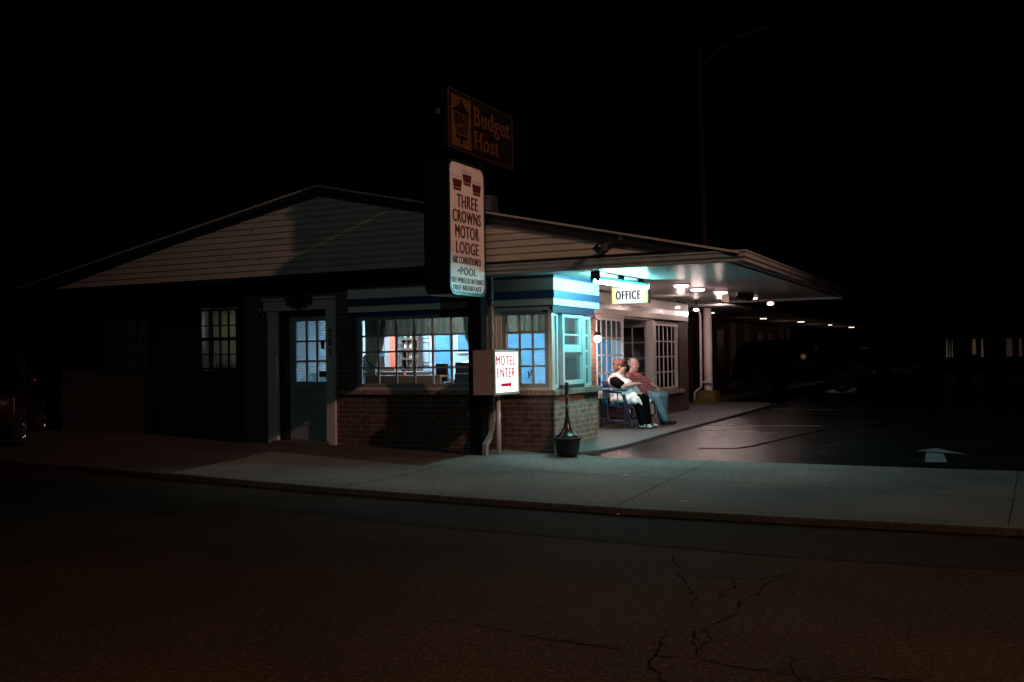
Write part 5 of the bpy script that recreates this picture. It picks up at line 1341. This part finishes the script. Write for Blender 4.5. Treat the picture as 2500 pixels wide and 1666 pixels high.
# ------------------------------------------------------------------ street lighting standing outside the frame
def street_light(x, y, ang, reach, h, lab):
    t = thing('street_lamp', lab, 'street lamp', (x, y, -.1))
    dx, dy = cos(ang), sin(ang)
    g = MB(); g.lathe([(.17, -.12), (.15, .1), (.10, .15), (.06, h)], (x, y, 0), 14); g.build('pole', M['lamppole'], t, smooth=True)
    g = MB(); g.tube([(x, y, h-.1), (x+dx*reach*.5, y+dy*reach*.5, h+.35), (x+dx*reach, y+dy*reach, h+.4)], .04, 8); g.build('arm', M['lamppole'], t, smooth=True)
    g = MB(); g.ell((x+dx*(reach+.25), y+dy*(reach+.25), h+.40), (.34, .16, .09)); g.build('lamp_head', M['metal'], t, smooth=True)
    return x+dx*(reach+.25), y+dy*(reach+.25), h+.24
def aim(o, target):
    d = Vector(target)-o.location; o.rotation_euler = d.to_track_quat('-Z', 'Y').to_euler()
ax, ay, az = street_light(5.9, 9.1, radians(-100), 1.7, 7.8, 'street lamp on the kerb lighting the sign and gable')
oA = light('street_lamp_light', 'SPOT', (ax, ay, az), 2900, (1, .56, .40), size=.10, spot_size=radians(46), spot_blend=1.0)
AIM_A = (-4.3, 12.0, 3.0)
oC = light('road_lamp_light', 'SPOT', (1.5, -1.0, 8.5), 1250, (1, .55, .27), size=.15, spot_size=radians(95), spot_blend=1.0)
aim(oC, (.2, 1.8, 0))
light('lamp_spill_light', 'POINT', (ax, ay, az-.1), 200, (1, .56, .40), size=.15)
bx, by, bz = street_light(-1.0, -3.2, radians(100), 2.0, 9.0, 'unseen street lamp added across the road to light the sidewalk')  # post added out of view to carry the sidewalk and facade lights
aim(oA, AIM_A)
o = light('sidewalk_light', 'SPOT', (bx, by, bz), 190, (.80, 1.0, .92), size=.15, spot_size=radians(38), spot_blend=.35)
aim(o, (-4.6, 10.1, 0)); o.scale = (1.0, .42, 1)
light('facade_wash_light', 'SPOT', (bx, by, bz-.05), 320, (.66, 1.0, 1.0), size=.15, spot_size=radians(42), spot_blend=.8)  # added fill from the same unseen post, lifts the shaded facade and gable
aim(bpy.data.objects['facade_wash_light'], (-8.2, 12.6, 2.4))
# room lights
light('curtain_room_light', 'POINT', (-12.4, 14.6, 1.9), 20, (.90, .97, .88), size=.2)
light('lounge_light', 'POINT', (-8.3, 20.2, 1.6), .6, (1, .62, .45), size=.2)

# ------------------------------------------------------------------ night sky
w = bpy.data.worlds.new('World'); SC.world = w; w.use_nodes = True
nt = w.node_tree; bg = nt.nodes['Background']
sk = nt.nodes.new('ShaderNodeTexSky'); sk.sky_type = 'NISHITA'; sk.sun_disc = False; sk.sun_elevation = radians(-9); sk.sun_rotation = radians(200)
nt.links.new(sk.outputs[0], bg.inputs[0]); bg.inputs[1].default_value = .05

# ------------------------------------------------------------------ camera
cd = bpy.data.cameras.new('camera'); cam = bpy.data.objects.new('camera', cd); COL.objects.link(cam)
cd.sensor_width = 36; cd.lens = 2430/2500*36; cd.clip_end = 1500; cd.clip_start = .05
Mx = Matrix.Rotation(radians(26.3), 4, 'Z') @ Matrix.Rotation(pi/2+.0165, 4, 'X') @ Matrix.Rotation(-.0145, 4, 'Z')
cam.matrix_world = Matrix.Translation((0, 0, 1.3)) @ Mx
SC.camera = cam
vs = SC.view_settings; vs.view_transform = 'Standard'; vs.look = 'None'; vs.exposure = 0; vs.gamma = 1
SC.cycles.use_denoising = True
SC.cycles.max_bounces = 8; SC.cycles.transparent_max_bounces = 16
SC.cycles.sample_clamp_indirect = 4
